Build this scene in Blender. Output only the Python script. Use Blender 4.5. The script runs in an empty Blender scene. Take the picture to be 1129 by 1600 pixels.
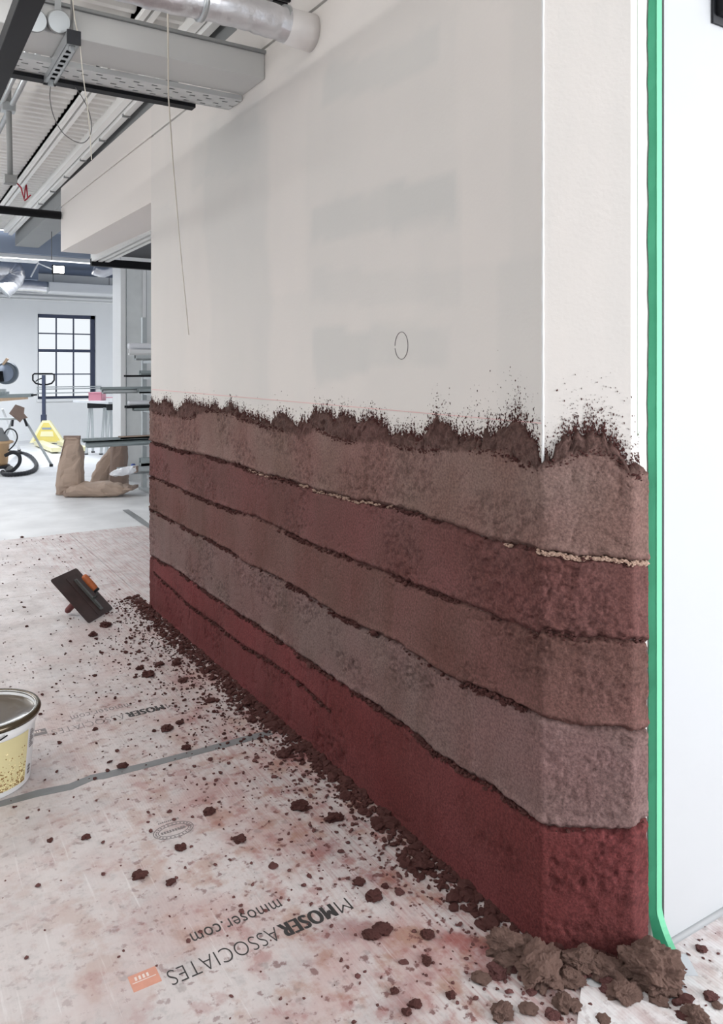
import bpy, bmesh, math, random
import numpy as np
from mathutils import Vector, Matrix, noise as mnoise

# ------------------------------------------------------------------ camera, world, lights, exposure
F, CX, HZ, H = 1215.0, 564.5, 577.0, 1.40           # focal length (px), principal column, horizon row, eye height
TH = math.atan((CX + 188.0) / F)                     # angle between the view and the long wall (the Y axis)
SN, CS = math.sin(TH), math.cos(TH)
D0 = F * H / (1478 - HZ); X0 = (847 - CX) / F * D0   # wall corner at the origin
CAM = Vector((-(X0 * CS + D0 * SN), -(-X0 * SN + D0 * CS), H))
C = bpy.context.scene.collection
sc = bpy.context.scene
cd = bpy.data.cameras.new('camera'); cam = bpy.data.objects.new('camera', cd); C.objects.link(cam)
cd.sensor_fit = 'VERTICAL'; cd.sensor_height = 24; cd.sensor_width = 24
cd.lens = F / 1600 * 24; cd.shift_y = -(800 - HZ) / 1600; cd.clip_start = .05
cam.location = CAM; cam.rotation_euler = (math.pi / 2, 0, -TH)
sc.camera = cam

w = bpy.data.worlds.new('daylight'); sc.world = w; w.use_nodes = True
bg = w.node_tree.nodes['Background']; bg.inputs[0].default_value = (.90, .95, 1, 1); bg.inputs[1].default_value = 1.25

def area(name, loc, to, sx, sy, power, col=(1, 1, 1)):
    l = bpy.data.lights.new(name, 'AREA'); l.shape = 'RECTANGLE'; l.size = sx; l.size_y = sy; l.energy = power; l.color = col
    o = bpy.data.objects.new(name, l); C.objects.link(o); o.location = loc
    o.rotation_euler = (Vector(to) - Vector(loc)).to_track_quat('-Z', 'Y').to_euler(); return o
area('window_daylight', (2.9, -5.4, 2.0), (.3, 0, 1.2), 2.6, 2.2, 385, (.985, .99, 1))
area('added_uplight_near', (-2.1, 1.4, 2.40), (-2.1, 1.4, 5), .30, 4.4, 108, (1, .975, .96))  # unseen lamp, added to brighten the ceiling and long wall
area('added_ceiling_fill', (-2.6, 5.6, 2.86), (-2.6, 5.6, 0), .5, 3.4, 90, (1, .985, .97))  # unseen fill lamp, added below the ceiling
area('added_uplight_far', (-1.6, 6.8, 2.80), (-1.6, 6.8, 5), .3, 3.0, 60, (.97, .98, 1))  # another added lamp without a fixture, lifts the deck
area('ceiling_strip_far', (-.4, 11.8, 2.80), (-.4, 11.8, 0), 4.0, .8, 215, (.92, .96, 1))
vs = sc.view_settings; vs.view_transform = 'Standard'; vs.look = 'None'; vs.gamma = 1; vs.use_curve_mapping = False; vs.exposure = 0.0
try: sc.cycles.use_denoising = True
except Exception: pass

# ------------------------------------------------------------------ helpers
def ray(px, py):
    a = (px - CX) / F; return Vector((SN + CS * a, CS - SN * a, (HZ - py) / F))
def onZ(px, py, z=0.0): d = ray(px, py); return CAM + d * ((z - H) / d.z)
def onX(px, py, x=0.0): d = ray(px, py); return CAM + d * ((x - CAM.x) / d.x)
def onY(px, py, y): d = ray(px, py); return CAM + d * ((y - CAM.y) / d.y)
def atD(px, py, dep): return CAM + ray(px, py) * dep
def camP(x, d, z): return Vector((CAM.x + x * CS + d * SN, CAM.y - x * SN + d * CS, z))
def proj(X, Y, Z):
    dx, dy = X - CAM.x, Y - CAM.y; x = dx * CS - dy * SN; d = dx * SN + dy * CS
    return CX + F * x / d, HZ - F * (Z - H) / d, d

def vn(x, y, seed=0):
    x = np.asarray(x, float); y = np.asarray(y, float)
    xi = np.floor(x).astype(np.int64); yi = np.floor(y).astype(np.int64); fx = x - xi; fy = y - yi
    fx = fx * fx * (3 - 2 * fx); fy = fy * fy * (3 - 2 * fy)
    def h(a, b):
        v = (a * 374761393 + b * 668265263 + seed * 974634541) & 0xffffffff
        v = ((v ^ (v >> 13)) * 1274126177) & 0xffffffff; v = v ^ (v >> 16); return (v & 0xffffff) / float(0xffffff)
    return (h(xi, yi) * (1 - fx) + h(xi + 1, yi) * fx) * (1 - fy) + (h(xi, yi + 1) * (1 - fx) + h(xi + 1, yi + 1) * fx) * fy
def fbm(x, y, seed=0, oct=4):
    s = 0; a = .5; f = 1.0
    for k in range(oct): s = s + a * vn(x * f, y * f, seed + 17 * k); a *= .5; f *= 2.03
    return s / (1 - .5 ** oct)
def sstep(a, b, x): t = np.clip((x - a) / (b - a), 0, 1); return t * t * (3 - 2 * t)

def lin(c): return tuple((v / 255 / 12.92) if v <= 10 else (((v / 255) + .055) / 1.055) ** 2.4 for v in c)
def mat(name, rgb, rough=.6, metal=0.0, var=.12, scale=8.0, bump=0.0, bscale=60.0, emit=0.0, srgb=True, spec=.5):
    m = bpy.data.materials.new(name); m.use_nodes = True; nt = m.node_tree; N = nt.nodes; L = nt.links
    b = N['Principled BSDF']; c = lin(rgb) if srgb else rgb
    b.inputs['Roughness'].default_value = rough; b.inputs['Metallic'].default_value = metal
    b.inputs['Specular IOR Level'].default_value = spec
    tc = N.new('ShaderNodeTexCoord'); nz = N.new('ShaderNodeTexNoise'); nz.inputs['Scale'].default_value = scale; nz.inputs['Detail'].default_value = 5
    L.new(tc.outputs['Object'], nz.inputs['Vector'])
    mx = N.new('ShaderNodeMix'); mx.data_type = 'RGBA'
    mx.inputs[6].default_value = tuple(v * (1 - var) for v in c) + (1,); mx.inputs[7].default_value = tuple(min(1, v * (1 + var)) for v in c) + (1,)
    L.new(nz.outputs['Fac'], mx.inputs[0]); L.new(mx.outputs[2], b.inputs['Base Color'])
    if bump:
        n2 = N.new('ShaderNodeTexNoise'); n2.inputs['Scale'].default_value = bscale; n2.inputs['Detail'].default_value = 6
        L.new(tc.outputs['Object'], n2.inputs['Vector'])
        bp = N.new('ShaderNodeBump'); bp.inputs['Strength'].default_value = bump; bp.inputs['Distance'].default_value = .004
        L.new(n2.outputs['Fac'], bp.inputs['Height']); L.new(bp.outputs['Normal'], b.inputs['Normal'])
    if emit:
        b.inputs['Emission Color'].default_value = c + (1,); b.inputs['Emission Strength'].default_value = emit
    return m

def origin(p): return p.matrix_world.translation if p is None else Vector(p['_o'])
class MB:
    def __init__(s): s.v = []; s.f = []
    def add(s, vs, fs):
        o = len(s.v); s.v += [tuple(p) for p in vs]; s.f += [tuple(i + o for i in f) for f in fs]; return s
    def box(s, c, d, M=None):
        x, y, z = d[0] / 2, d[1] / 2, d[2] / 2; c = Vector(c)
        vs = [Vector(p) for p in ((-x, -y, -z), (x, -y, -z), (x, y, -z), (-x, y, -z), (-x, -y, z), (x, -y, z), (x, y, z), (-x, y, z))]
        if M is not None: vs = [M @ p for p in vs]
        return s.add([p + c for p in vs], [(0, 3, 2, 1), (4, 5, 6, 7), (0, 1, 5, 4), (1, 2, 6, 5), (2, 3, 7, 6), (3, 0, 4, 7)])
    def bx(s, x0, x1, y0, y1, z0, z1): return s.box(((x0 + x1) / 2, (y0 + y1) / 2, (z0 + z1) / 2), (abs(x1 - x0), abs(y1 - y0), abs(z1 - z0)))
    def tube(s, pts, r, n=10, caps=True):
        pts = [Vector(p) for p in pts]; rs = r if isinstance(r, (list, tuple)) else [r] * len(pts)
        vs = []; up = None
        for i, p in enumerate(pts):
            d = (pts[min(i + 1, len(pts) - 1)] - pts[max(i - 1, 0)]).normalized()
            if up is None: up = Vector((0, 0, 1)) if abs(d.z) < .9 else Vector((1, 0, 0))
            a = (up - d * up.dot(d)).normalized(); b = d.cross(a); up = a
            for k in range(n):
                t = 2 * math.pi * k / n; vs.append(p + (a * math.cos(t) + b * math.sin(t)) * rs[i])
        fs = []
        for i in range(len(pts) - 1):
            for k in range(n):
                fs.append((i * n + k, i * n + (k + 1) % n, (i + 1) * n + (k + 1) % n, (i + 1) * n + k))
        if caps: fs.append(tuple(range(n - 1, -1, -1))); fs.append(tuple(range((len(pts) - 1) * n, len(pts) * n)))
        return s.add(vs, fs)
    def bar(s, p0, p1, wd, ht, upv=(0, 0, 1)):
        p0 = Vector(p0); p1 = Vector(p1); d = (p1 - p0); L = d.length; d.normalize(); u = Vector(upv)
        u = (u - d * u.dot(d)).normalized(); sd = d.cross(u); M = Matrix((d, sd, u)).transposed()
        return s.box((p0 + p1) / 2, (L, wd, ht), M)
    def lathe(s, prof, c=(0, 0, 0), n=40):
        c = Vector(c); vs = []; fs = []
        for r, z in prof:
            for k in range(n):
                t = 2 * math.pi * k / n; vs.append(c + Vector((r * math.cos(t), r * math.sin(t), z)))
        for i in range(len(prof) - 1):
            for k in range(n): fs.append((i * n + k, i * n + (k + 1) % n, (i + 1) * n + (k + 1) % n, (i + 1) * n + k))
        return s.add(vs, fs)
    def prism(s, poly, z0, z1):
        n = len(poly); vs = [(x, y, z0) for x, y in poly] + [(x, y, z1) for x, y in poly]
        return s.add(vs, [tuple(range(n - 1, -1, -1)), tuple(range(n, 2 * n))] + [(i, (i + 1) % n, n + (i + 1) % n, n + i) for i in range(n)])
    def mesh(s, name, m, smooth=False, off=None):
        me = bpy.data.meshes.new(name)
        vs = s.v if off is None else [(a - off[0], b - off[1], c - off[2]) for a, b, c in s.v]
        me.from_pydata(vs, [], s.f); me.materials.append(m)
        if smooth: me.polygons.foreach_set('use_smooth', [True] * len(me.polygons))
        me.update(); return me
    def build(s, name, m, parent=None, smooth=False, bevel=0.0):
        off = tuple(parent['_o']) if parent is not None else (0, 0, 0)
        o = bpy.data.objects.new(name, s.mesh(name, m, smooth, off)); C.objects.link(o)
        if parent is not None: o.parent = parent
        o['_o'] = list(off)
        if smooth == 'auto' or bevel:
            pass
        if bevel:
            md = o.modifiers.new('bevel', 'BEVEL'); md.width = bevel; md.segments = 2; md.limit_method = 'ANGLE'
        return o
def tag(o, label, cat, group=None):
    o['label'] = label; o['category'] = cat
    if group: o['group'] = group
    return o
def struct(o): o['kind'] = 'structure'; return o
def empty(name, loc=(0, 0, 0), label=None, cat=None, group=None):
    o = bpy.data.objects.new(name, None); C.objects.link(o); o.location = loc; o['_o'] = list(loc); o.empty_display_size = .1
    if label: tag(o, label, cat, group)
    return o
def npmesh(name, co, quads, m, attrs=None, smooth=True):
    me = bpy.data.meshes.new(name); co = np.asarray(co, np.float32); quads = np.asarray(quads, np.int32); k = quads.shape[1]
    me.vertices.add(len(co)); me.vertices.foreach_set('co', co.ravel())
    me.loops.add(quads.size); me.loops.foreach_set('vertex_index', quads.ravel())
    me.polygons.add(len(quads)); me.polygons.foreach_set('loop_start', np.arange(0, quads.size, k, dtype=np.int32))
    me.polygons.foreach_set('loop_total', np.full(len(quads), k, np.int32))
    me.polygons.foreach_set('use_smooth', np.full(len(quads), smooth))
    for nm, val in (attrs or {}).items():
        a = me.attributes.new(nm, 'FLOAT', 'POINT'); a.data.foreach_set('value', np.asarray(val, np.float32).ravel())
    me.materials.append(m); me.update(calc_edges=True); me.validate(); return me
def gridq(nu, nv):
    i = np.arange(nu - 1)[:, None] * nv + np.arange(nv - 1)[None, :]; i = i.ravel()
    return np.stack([i, i + nv, i + nv + 1, i + 1], 1)
def link(o, parent=None):
    C.objects.link(o)
    if parent is not None: o.parent = parent
    o['_o'] = list(parent['_o']) if parent is not None else [0, 0, 0]; return o

# ------------------------------------------------------------------ materials
def mat_wall():
    m = mat('painted_plasterboard', (222, 218, 214), .75, var=.02, scale=3, bump=.12, bscale=90)
    nt = m.node_tree; N = nt.nodes; L = nt.links; b = N['Principled BSDF']
    at = N.new('ShaderNodeAttribute'); at.attribute_name = 'filler'
    mx = N.new('ShaderNodeMix'); mx.data_type = 'RGBA'
    mx.inputs[6].default_value = lin((226, 219, 214)) + (1,); mx.inputs[7].default_value = lin((203, 202, 199)) + (1,)
    L.new(at.outputs['Fac'], mx.inputs[0])
    old = b.inputs['Base Color'].links[0].from_socket
    m2 = N.new('ShaderNodeMix'); m2.data_type = 'RGBA'; m2.inputs[0].default_value = .3
    L.new(mx.outputs[2], m2.inputs[6]); L.new(old, m2.inputs[7]); L.new(m2.outputs[2], b.inputs['Base Color'])
    return m
def mat_clay(name, rgb):
    m = bpy.data.materials.new(name); m.use_nodes = True; nt = m.node_tree; N = nt.nodes; L = nt.links; b = N['Principled BSDF']
    b.inputs['Roughness'].default_value = .88; b.inputs['Specular IOR Level'].default_value = .25
    c = lin(rgb)
    pa = N.new('ShaderNodeAttribute'); pa.attribute_name = 'patch'; ra = N.new('ShaderNodeAttribute'); ra.attribute_name = 'rough'  # rough also carries shade painted into the crevices
    mx = N.new('ShaderNodeMix'); mx.data_type = 'RGBA'
    mx.inputs[6].default_value = (c[0] * .80, c[1] * .74, c[2] * .70, 1); mx.inputs[7].default_value = (c[0] * 1.2, c[1] * 1.26, c[2] * 1.32, 1)
    L.new(pa.outputs['Fac'], mx.inputs[0])
    m2 = N.new('ShaderNodeMix'); m2.data_type = 'RGBA'; m2.inputs[7].default_value = (c[0] * .40, c[1] * .35, c[2] * .35, 1)
    L.new(ra.outputs['Fac'], m2.inputs[0]); L.new(mx.outputs[2], m2.inputs[6])
    tc = N.new('ShaderNodeTexCoord'); nz = N.new('ShaderNodeTexNoise'); nz.inputs['Scale'].default_value = 160; nz.inputs['Detail'].default_value = 4
    L.new(tc.outputs['Object'], nz.inputs['Vector'])
    rm = N.new('ShaderNodeMapRange'); rm.inputs[1].default_value = .3; rm.inputs[2].default_value = .7; rm.inputs[3].default_value = .66; rm.inputs[4].default_value = 1.3
    L.new(nz.outputs['Fac'], rm.inputs[0])
    n5 = N.new('ShaderNodeTexNoise'); n5.inputs['Scale'].default_value = 3.1; n5.inputs['Detail'].default_value = 3; L.new(tc.outputs['Object'], n5.inputs['Vector'])
    hr = N.new('ShaderNodeMapRange'); hr.inputs[1].default_value = .36; hr.inputs[2].default_value = .64; L.new(n5.outputs['Fac'], hr.inputs[0])
    hm = N.new('ShaderNodeMix'); hm.data_type = 'RGBA'; hm.inputs[6].default_value = (1.04, .95, .95, 1); hm.inputs[7].default_value = (.97, 1.03, 1.0, 1); L.new(hr.outputs[0], hm.inputs[0])
    h2 = N.new('ShaderNodeMix'); h2.data_type = 'RGBA'; h2.blend_type = 'MULTIPLY'; h2.inputs[0].default_value = 1; L.new(m2.outputs[2], h2.inputs[6]); L.new(hm.outputs[2], h2.inputs[7])
    mu = N.new('ShaderNodeMix'); mu.data_type = 'RGBA'; mu.blend_type = 'MULTIPLY'; mu.inputs[0].default_value = 1
    L.new(h2.outputs[2], mu.inputs[6]); L.new(rm.outputs[0], mu.inputs[7]); L.new(mu.outputs[2], b.inputs['Base Color'])
    n2 = N.new('ShaderNodeTexNoise'); n2.inputs['Scale'].default_value = 240; n2.inputs['Detail'].default_value = 5; L.new(tc.outputs['Object'], n2.inputs['Vector'])
    bp = N.new('ShaderNodeBump'); bp.inputs['Strength'].default_value = .55; bp.inputs['Distance'].default_value = .0025
    L.new(n2.outputs['Fac'], bp.inputs['Height']); L.new(bp.outputs['Normal'], b.inputs['Normal'])
    return m
def mat_sheet(name, base, dirt=1.0):
    """corrugated plastic floor protection: white, dusty, with red clay stains that thin out away from the wall"""
    m = bpy.data.materials.new(name); m.use_nodes = True; nt = m.node_tree; N = nt.nodes; L = nt.links; b = N['Principled BSDF']
    b.inputs['Roughness'].default_value = .42; b.inputs['Specular IOR Level'].default_value = .35
    tc = N.new('ShaderNodeTexCoord'); sp = N.new('ShaderNodeSeparateXYZ'); L.new(tc.outputs['Object'], sp.inputs[0])
    def noise(scale, det=6, vec=None, rgh=.6):
        n = N.new('ShaderNodeTexNoise'); n.inputs['Scale'].default_value = scale; n.inputs['Detail'].default_value = det; n.inputs['Roughness'].default_value = rgh
        L.new(vec or tc.outputs['Object'], n.inputs['Vector']); return n.outputs['Fac']
    def rng(v, a, b_, c, d):
        r = N.new('ShaderNodeMapRange'); r.interpolation_type = 'SMOOTHSTEP'
        for i, q in enumerate((a, b_, c, d)): r.inputs[i + 1].default_value = q
        L.new(v, r.inputs[0]); return r.outputs[0]
    def mul(a, b_):
        r = N.new('ShaderNodeMath'); r.operation = 'MULTIPLY'; L.new(a, r.inputs[0])
        if isinstance(b_, float): r.inputs[1].default_value = b_
        else: L.new(b_, r.inputs[1])
        return r.outputs[0]
    def mix(fac, a, col):
        x = N.new('ShaderNodeMix'); x.data_type = 'RGBA'; L.new(fac, x.inputs[0])
        if isinstance(a, tuple): x.inputs[6].default_value = a
        else: L.new(a, x.inputs[6])
        x.inputs[7].default_value = col; return x.outputs[2]
    mp = N.new('ShaderNodeMapping'); mp.inputs['Scale'].default_value = (28, 1.1, 1); L.new(tc.outputs['Object'], mp.inputs[0])
    streak = noise(3.0, 5, mp.outputs[0])
    near = rng(sp.outputs[0], -1.5, -.05, .12, 1.0)          # distance from the wall foot
    near = mul(near, rng(sp.outputs[1], 3.6, 1.2, .12, 1.0)); foot = rng(sp.outputs[0], -.75, .05, 0.0, 1.0)
    fore = rng(sp.outputs[1], 3.0, .2, .25, 1.0)
    bc = lin(base) + (1,)
    c = mix(mul(rng(noise(26, 8, None, .75), .48, .70, 0, 1), .5), bc, lin((160, 158, 158)) + (1,))
    c = mix(mul(rng(noise(5.5), .42, .72, 0, 1), .45), c, lin((166, 160, 160)) + (1,))
    c = mix(mul(mul(rng(noise(3.4), .45, .62, 0, 1), near), .60 * dirt), c, lin((172, 130, 124)) + (1,))
    c = mix(mul(mul(rng(noise(9.0), .50, .64, 0, 1), mul(near, fore)), .80 * dirt), c, lin((160, 122, 104)) + (1,))
    c = mix(mul(mul(rng(noise(6.0, 8), .52, .66, 0, 1), mul(foot, fore)), .95 * dirt), c, lin((128, 52, 52)) + (1,))
    c = mix(mul(mul(rng(streak, .46, .66, 0, 1), foot), .55 * dirt), c, lin((150, 84, 80)) + (1,))
    c = mix(mul(mul(rng(noise(34, 4), .575, .66, 0, 1), near), .9 * dirt), c, lin((104, 62, 60)) + (1,))
    c = mix(mul(mul(rng(noise(14, 6), .53, .66, 0, 1), mul(near, fore)), .6 * dirt), c, lin((150, 92, 86)) + (1,))
    c = mix(mul(rng(noise(22, 3), .62, .70, 0, 1), .35), c, lin((120, 110, 108)) + (1,))
    c = mix(mul(rng(streak, .60, .70, 0, 1), .35), c, lin((226, 224, 224)) + (1,))
    L.new(c, b.inputs['Base Color'])
    L.new(rng(noise(7), .3, .7, .32, .7), b.inputs['Roughness'])
    wv = N.new('ShaderNodeTexWave'); wv.bands_direction = 'X'; wv.inputs['Scale'].default_value = 38; wv.inputs['Distortion'].default_value = .4
    L.new(tc.outputs['Object'], wv.inputs['Vector'])
    ad = N.new('ShaderNodeMath'); ad.operation = 'MULTIPLY_ADD'; ad.inputs[1].default_value = .25; L.new(wv.outputs['Fac'], ad.inputs[0]); L.new(noise(16, 5), ad.inputs[2])
    bp = N.new('ShaderNodeBump'); bp.inputs['Strength'].default_value = .25; bp.inputs['Distance'].default_value = .004
    L.new(ad.outputs[0], bp.inputs['Height']); L.new(bp.outputs['Normal'], b.inputs['Normal'])
    return m

Wall = mat_wall()
ClayC = [mat_clay('clay_red', (104, 53, 53)), mat_clay('clay_mauve', (117, 94, 91)), mat_clay('clay_brown', (105, 75, 70)),
         mat_clay('clay_oxblood', (104, 69, 66)), mat_clay('clay_pale', (123, 97, 91))]
Dark = mat('damp_clay', (80, 50, 47), .9, var=.35, scale=60, bump=.4, bscale=200, spec=.2)
Clod = mat('clay_clod', (98, 65, 63), .9, var=.30, scale=35, bump=.5, bscale=170, spec=.2)
ClodPale = mat('clay_clod_drying', (142, 114, 104), .92, var=.32, scale=38, bump=.9, bscale=130, spec=.2)
Sandy = mat('sandy_edge', (178, 150, 134), .9, var=.15, scale=40)
Sheet = mat_sheet('floor_sheet', (201, 194, 193)); SheetC = mat_sheet('clean_floor_sheet', (226, 225, 226), .35)
FloorM = mat('screed', (208, 209, 211), .5, var=.26, scale=3.2, bump=.15, bscale=12)
White = mat('white_paint', (226, 227, 228), .6, var=.02); WhiteG = mat('white_gloss_panel', (188, 190, 193), .35, var=.01)
DeckM = mat('deck_white', (222, 221, 218), .55, var=.04); TrimM = mat('trim_white', (232, 232, 230), .45, var=.02)
GreyBox = mat('grey_duct_box', (196, 197, 196), .5, var=.05, scale=3); Galv = mat('galvanised_steel', (178, 182, 184), .35, .75, var=.12, scale=25)
GreyP = mat('grey_paint', (140, 142, 142), .6, var=.05); BlackM = mat('black_metal', (17, 18, 23), .55, var=.2, spec=.25); BlackR = mat('black_rubber', (30, 32, 38), .6, var=.2)
Foil = mat('foil', (214, 214, 218), .28, .85, var=.12, scale=14, bump=.7, bscale=34); SlateB = mat('slate_blue', (92, 104, 126), .6, var=.08)
SlateL = mat('slate_steel', (140, 152, 172), .55, var=.06)
GreenA = mat('green_tape', (112, 198, 156), .5, var=.06, bump=.1, bscale=60)
TapeG = mat('grey_tape', (122, 124, 126), .5, var=.18, scale=25, bump=.3, bscale=50); TapeL = mat('light_grey_tape', (196, 199, 205), .5, var=.06)
Ink = mat('ink_black', (52, 50, 50), .6, var=.3, scale=60); InkG = mat('ink_faded', (120, 114, 114), .6, var=.2, scale=60); Orange = mat('ink_orange', (204, 146, 126), .6, var=.15, scale=40)
InkW = mat('ink_paper', (222, 208, 202), .6, var=.05)
Paper = mat('kraft_paper', (166, 146, 132), .8, var=.12, scale=9, bump=.3, bscale=30); PaperD = mat('kraft_paper_dark', (136, 117, 107), .8, var=.12, scale=9, bump=.3, bscale=30)
Yellow = mat('yellow_paint', (226, 208, 116), .5, var=.08); YellowP = mat('pale_yellow_paint', (238, 232, 190), .5, var=.05); Navy = mat('navy_metal', (52, 60, 84), .45, var=.12)
SteelD = mat('dark_steel', (70, 54, 52), .6, .2, var=.5, scale=14, bump=.2, bscale=80); SteelT = mat('trowel_steel', (104, 106, 104), .42, .5, var=.3, scale=40)
OrangeW = mat('orange_grip', (188, 104, 58), .5, var=.25, scale=40); ClayGrip = mat('clay_smeared_grip', (112, 62, 62), .7, var=.3, scale=40)
Pink = mat('pink_plastic', (204, 136, 152), .5, var=.1); Tan = mat('tan_plastic', (206, 170, 130), .5, var=.1); Wood = mat('pale_wood', (206, 178, 150), .6, var=.15, scale=20)
SteelG = mat('green_grey_steel', (146, 156, 158), .5, .2, var=.12, scale=12); SteelL = mat('pale_grey_steel', (186, 191, 193), .5, .4, var=.1, scale=12)
Gold = mat('gold_picture', (206, 196, 150), .4, var=.10, scale=6); Bronze = mat('bronze_rim', (84, 74, 58), .25, .5, var=.3, scale=12)
Brine = mat('brown_liquid', (92, 82, 70), .12, var=.15, scale=6); CordM = mat('pale_cord', (214, 208, 196), .7, var=.08); WireM = mat('grey_wire', (110, 110, 110), .5, var=.1)
RedW = mat('red_wire', (176, 40, 62), .5, var=.1); LampM = mat('lamp_glow', (255, 252, 244), .5, emit=45); TubeM = mat('lamp_tube', (250, 251, 255), .5, emit=2.2)
Glass = bpy.data.materials.new('window_glass'); Glass.use_nodes = True
_b = Glass.node_tree.nodes['Principled BSDF']; _b.inputs['Transmission Weight'].default_value = 1; _b.inputs['Roughness'].default_value = .02; _b.inputs['IOR'].default_value = 1.02
Blue = mat('blue_strap', (60, 84, 160), .6, var=.1); PlasticW = mat('white_plastic_sack', (222, 224, 230), .35, var=.05, bump=.4, bscale=25)
PinkLine = mat('pink_laser_light', (228, 190, 188), .8, var=.1); DarkRoom = mat('dark_soffit', (74, 76, 80), .7, var=.1)


# ------------------------------------------------------------------ the long wall with its chamfered end
YE = onX(236, 640).y; YB = 5.9; ZS = lambda y: 2.70 + .022 * y; ZT = lambda y: 2.89 + .02 * y; ZH = lambda y: 2.325 + .02 * y
Dp = onZ(985, 1498); Dp = (Dp.x, Dp.y); TX = .243; YP = Dp[1]
top = 3.30
wall = MB()
BK = .30
# body behind the faces: closed prism sides (the two plastered faces are dense grids below)
wall.add([(BK, YE, 0), (BK, YE, ZT(YE)), (0, YE, 0), (0, YE, ZT(YE))], [(0, 1, 3, 2)])
wall.add([(Dp[0], YP, 0), (TX, YP, 0), (TX, YP, top), (Dp[0], YP, top)], [(0, 1, 2, 3)])
wall.add([(TX, YP, 0), (TX, .05, 0), (TX, .05, top), (TX, YP, top)], [(0, 1, 2, 3)])
wall.add([(TX, .05, 0), (BK, .05, 0), (BK, .05, top), (TX, .05, top)], [(0, 1, 2, 3)])
wall.add([(BK, .05, 0), (BK, YE, 0), (BK, YE, top), (BK, .05, top)], [(0, 1, 2, 3)])
def rect(x, y, x0, x1, y0, y1, s=0.0, e=5.0):
    yy = y - s * (x - x0); return sstep(x0 - e, x0 + e, x) * sstep(x1 + e, x1 - e, x) * sstep(y0 - e, y0 + e, yy) * sstep(y1 + e, y1 - e, yy)
def filler(Y, Z):
    px, py, _ = proj(np.zeros_like(Y), Y, Z); n = fbm(Y * 3, Z * 3, 5); n2 = fbm(Y * 9, Z * 2, 8); j = (n - .5) * 60; px = px + j * .5; py = py + j
    f = .30 + .5 * (n - .5) + .25 * (n2 - .5)
    f += .55 * rect(px, py, 488, 715, 330, 385, -.22) + .35 * rect(px, py, 610, 716, 300, 372, -.15) + .65 * rect(px, py, 490, 580, 522, 592) + .45 * rect(px, py, 580, 700, 518, 580)
    f += .30 * rect(px, py, 490, 720, 430, 485, -.05) + .45 * rect(px, py, 505, 690, 110, 175, -.35) + .35 * rect(px, py, 325, 425, 200, 640) + .2 * rect(px, py, 240, 290, 330, 620)
    f += .35 * rect(px, py, 300, 410, 190, 300, -.3) + .25 * rect(px, py, 780, 860, 420, 660) - .25 * rect(px, py, 720, 800, 0, 420) - .2 * rect(px, py, 420, 480, 120, 460)
    return np.clip(f, 0, 1)
def wallgrid(P0, P1, n, z0, z1, m, isleft):
    a = np.linspace(0, 1, n)[:, None] * np.ones((1, m)); z = np.linspace(0, 1, m)[None, :]
    X = P0[0] + (P1[0] - P0[0]) * a; Y = P0[1] + (P1[1] - P0[1]) * a
    za = z0(Y) if callable(z0) else z0; zb = z1(Y) if callable(z1) else z1
    Z = za + (zb - za) * z + 0 * a
    f = filler(Y, Z) if isleft else np.clip(.15 + .5 * (fbm(X * 30, Z * 4, 3) - .5), 0, 1)
    return np.stack([X, Y, Z], -1).reshape(-1, 3), gridq(n, m), f.ravel()
co = [np.array(wall.v, float)]; qs = [np.array(wall.f)]; fl = [np.full(len(wall.v), .2)]; off = len(wall.v)
for args in (((0, YE), (0, 0), 130, 0.0, lambda y: ZS(y), 100, True), ((0, YE), (0, 0), 60, lambda y: ZS(y) + .014, lambda y: np.where(y > 1.88, ZT(y), top), 12, True),
             ((0, 0), Dp, 14, 0.0, top, 90, False)):
    c_, q_, f_ = wallgrid(*args); co.append(c_); qs.append(q_ + off); fl.append(f_); off += len(c_)
# recessed seam
c_ = np.array([(0, YE, ZS(YE)), (0, 0, ZS(0)), (.012, 0, ZS(0)), (.012, YE, ZS(YE)), (0, YE, ZS(YE) + .014), (0, 0, ZS(0) + .014), (.012, 0, ZS(0) + .014), (.012, YE, ZS(YE) + .014)])
co.append(c_); qs.append(np.array([(0, 1, 2, 3), (3, 2, 6, 7), (7, 6, 5, 4)]) + off); fl.append(np.full(8, .9))
wr = struct(link(bpy.data.objects.new('wall_right', npmesh('wall_right', np.concatenate(co), np.concatenate(qs), Wall, {'filler': np.concatenate(fl)}, smooth=False))))
wr['label'] = 'long white plasterboard wall with chamfered end, banded in red clay below'

# bulkhead over the opening (same plane)
bk = MB()
def wedge(mb, y0, y1, x0, x1, za, zb):
    vs = [(x, y, f(y)) for f in (za, zb) for (x, y) in ((x0, y0), (x1, y0), (x1, y1), (x0, y1))]
    mb.add(vs, [(0, 3, 2, 1), (4, 5, 6, 7), (0, 1, 5, 4), (1, 2, 6, 5), (2, 3, 7, 6), (3, 0, 4, 7)])
wedge(bk, YE, YB, 0, .30, ZH, ZS); wedge(bk, YE, YB, .010, .30, ZS, lambda y: ZS(y) + .014); wedge(bk, YE, YB, 0, .30, lambda y: ZS(y) + .014, ZT)
o = struct(bk.build('wall_bulkhead', Wall)); o['label'] = 'white bulkhead carrying the wall on over the doorway opening'
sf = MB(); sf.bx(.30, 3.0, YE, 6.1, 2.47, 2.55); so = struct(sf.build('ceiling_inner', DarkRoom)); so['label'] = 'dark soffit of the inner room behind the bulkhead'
for k, xx in enumerate((.30, .36, .42)):
    MB().bx(xx, xx + .035, YE, 6.1, 2.40, 2.47).build('track', TrimM, so)
MB().bx(.30, 3.0, 6.06, 6.12, 2.36, 2.43).build('track_black', BlackM, so)['label'] = 'black edge bar'
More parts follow.
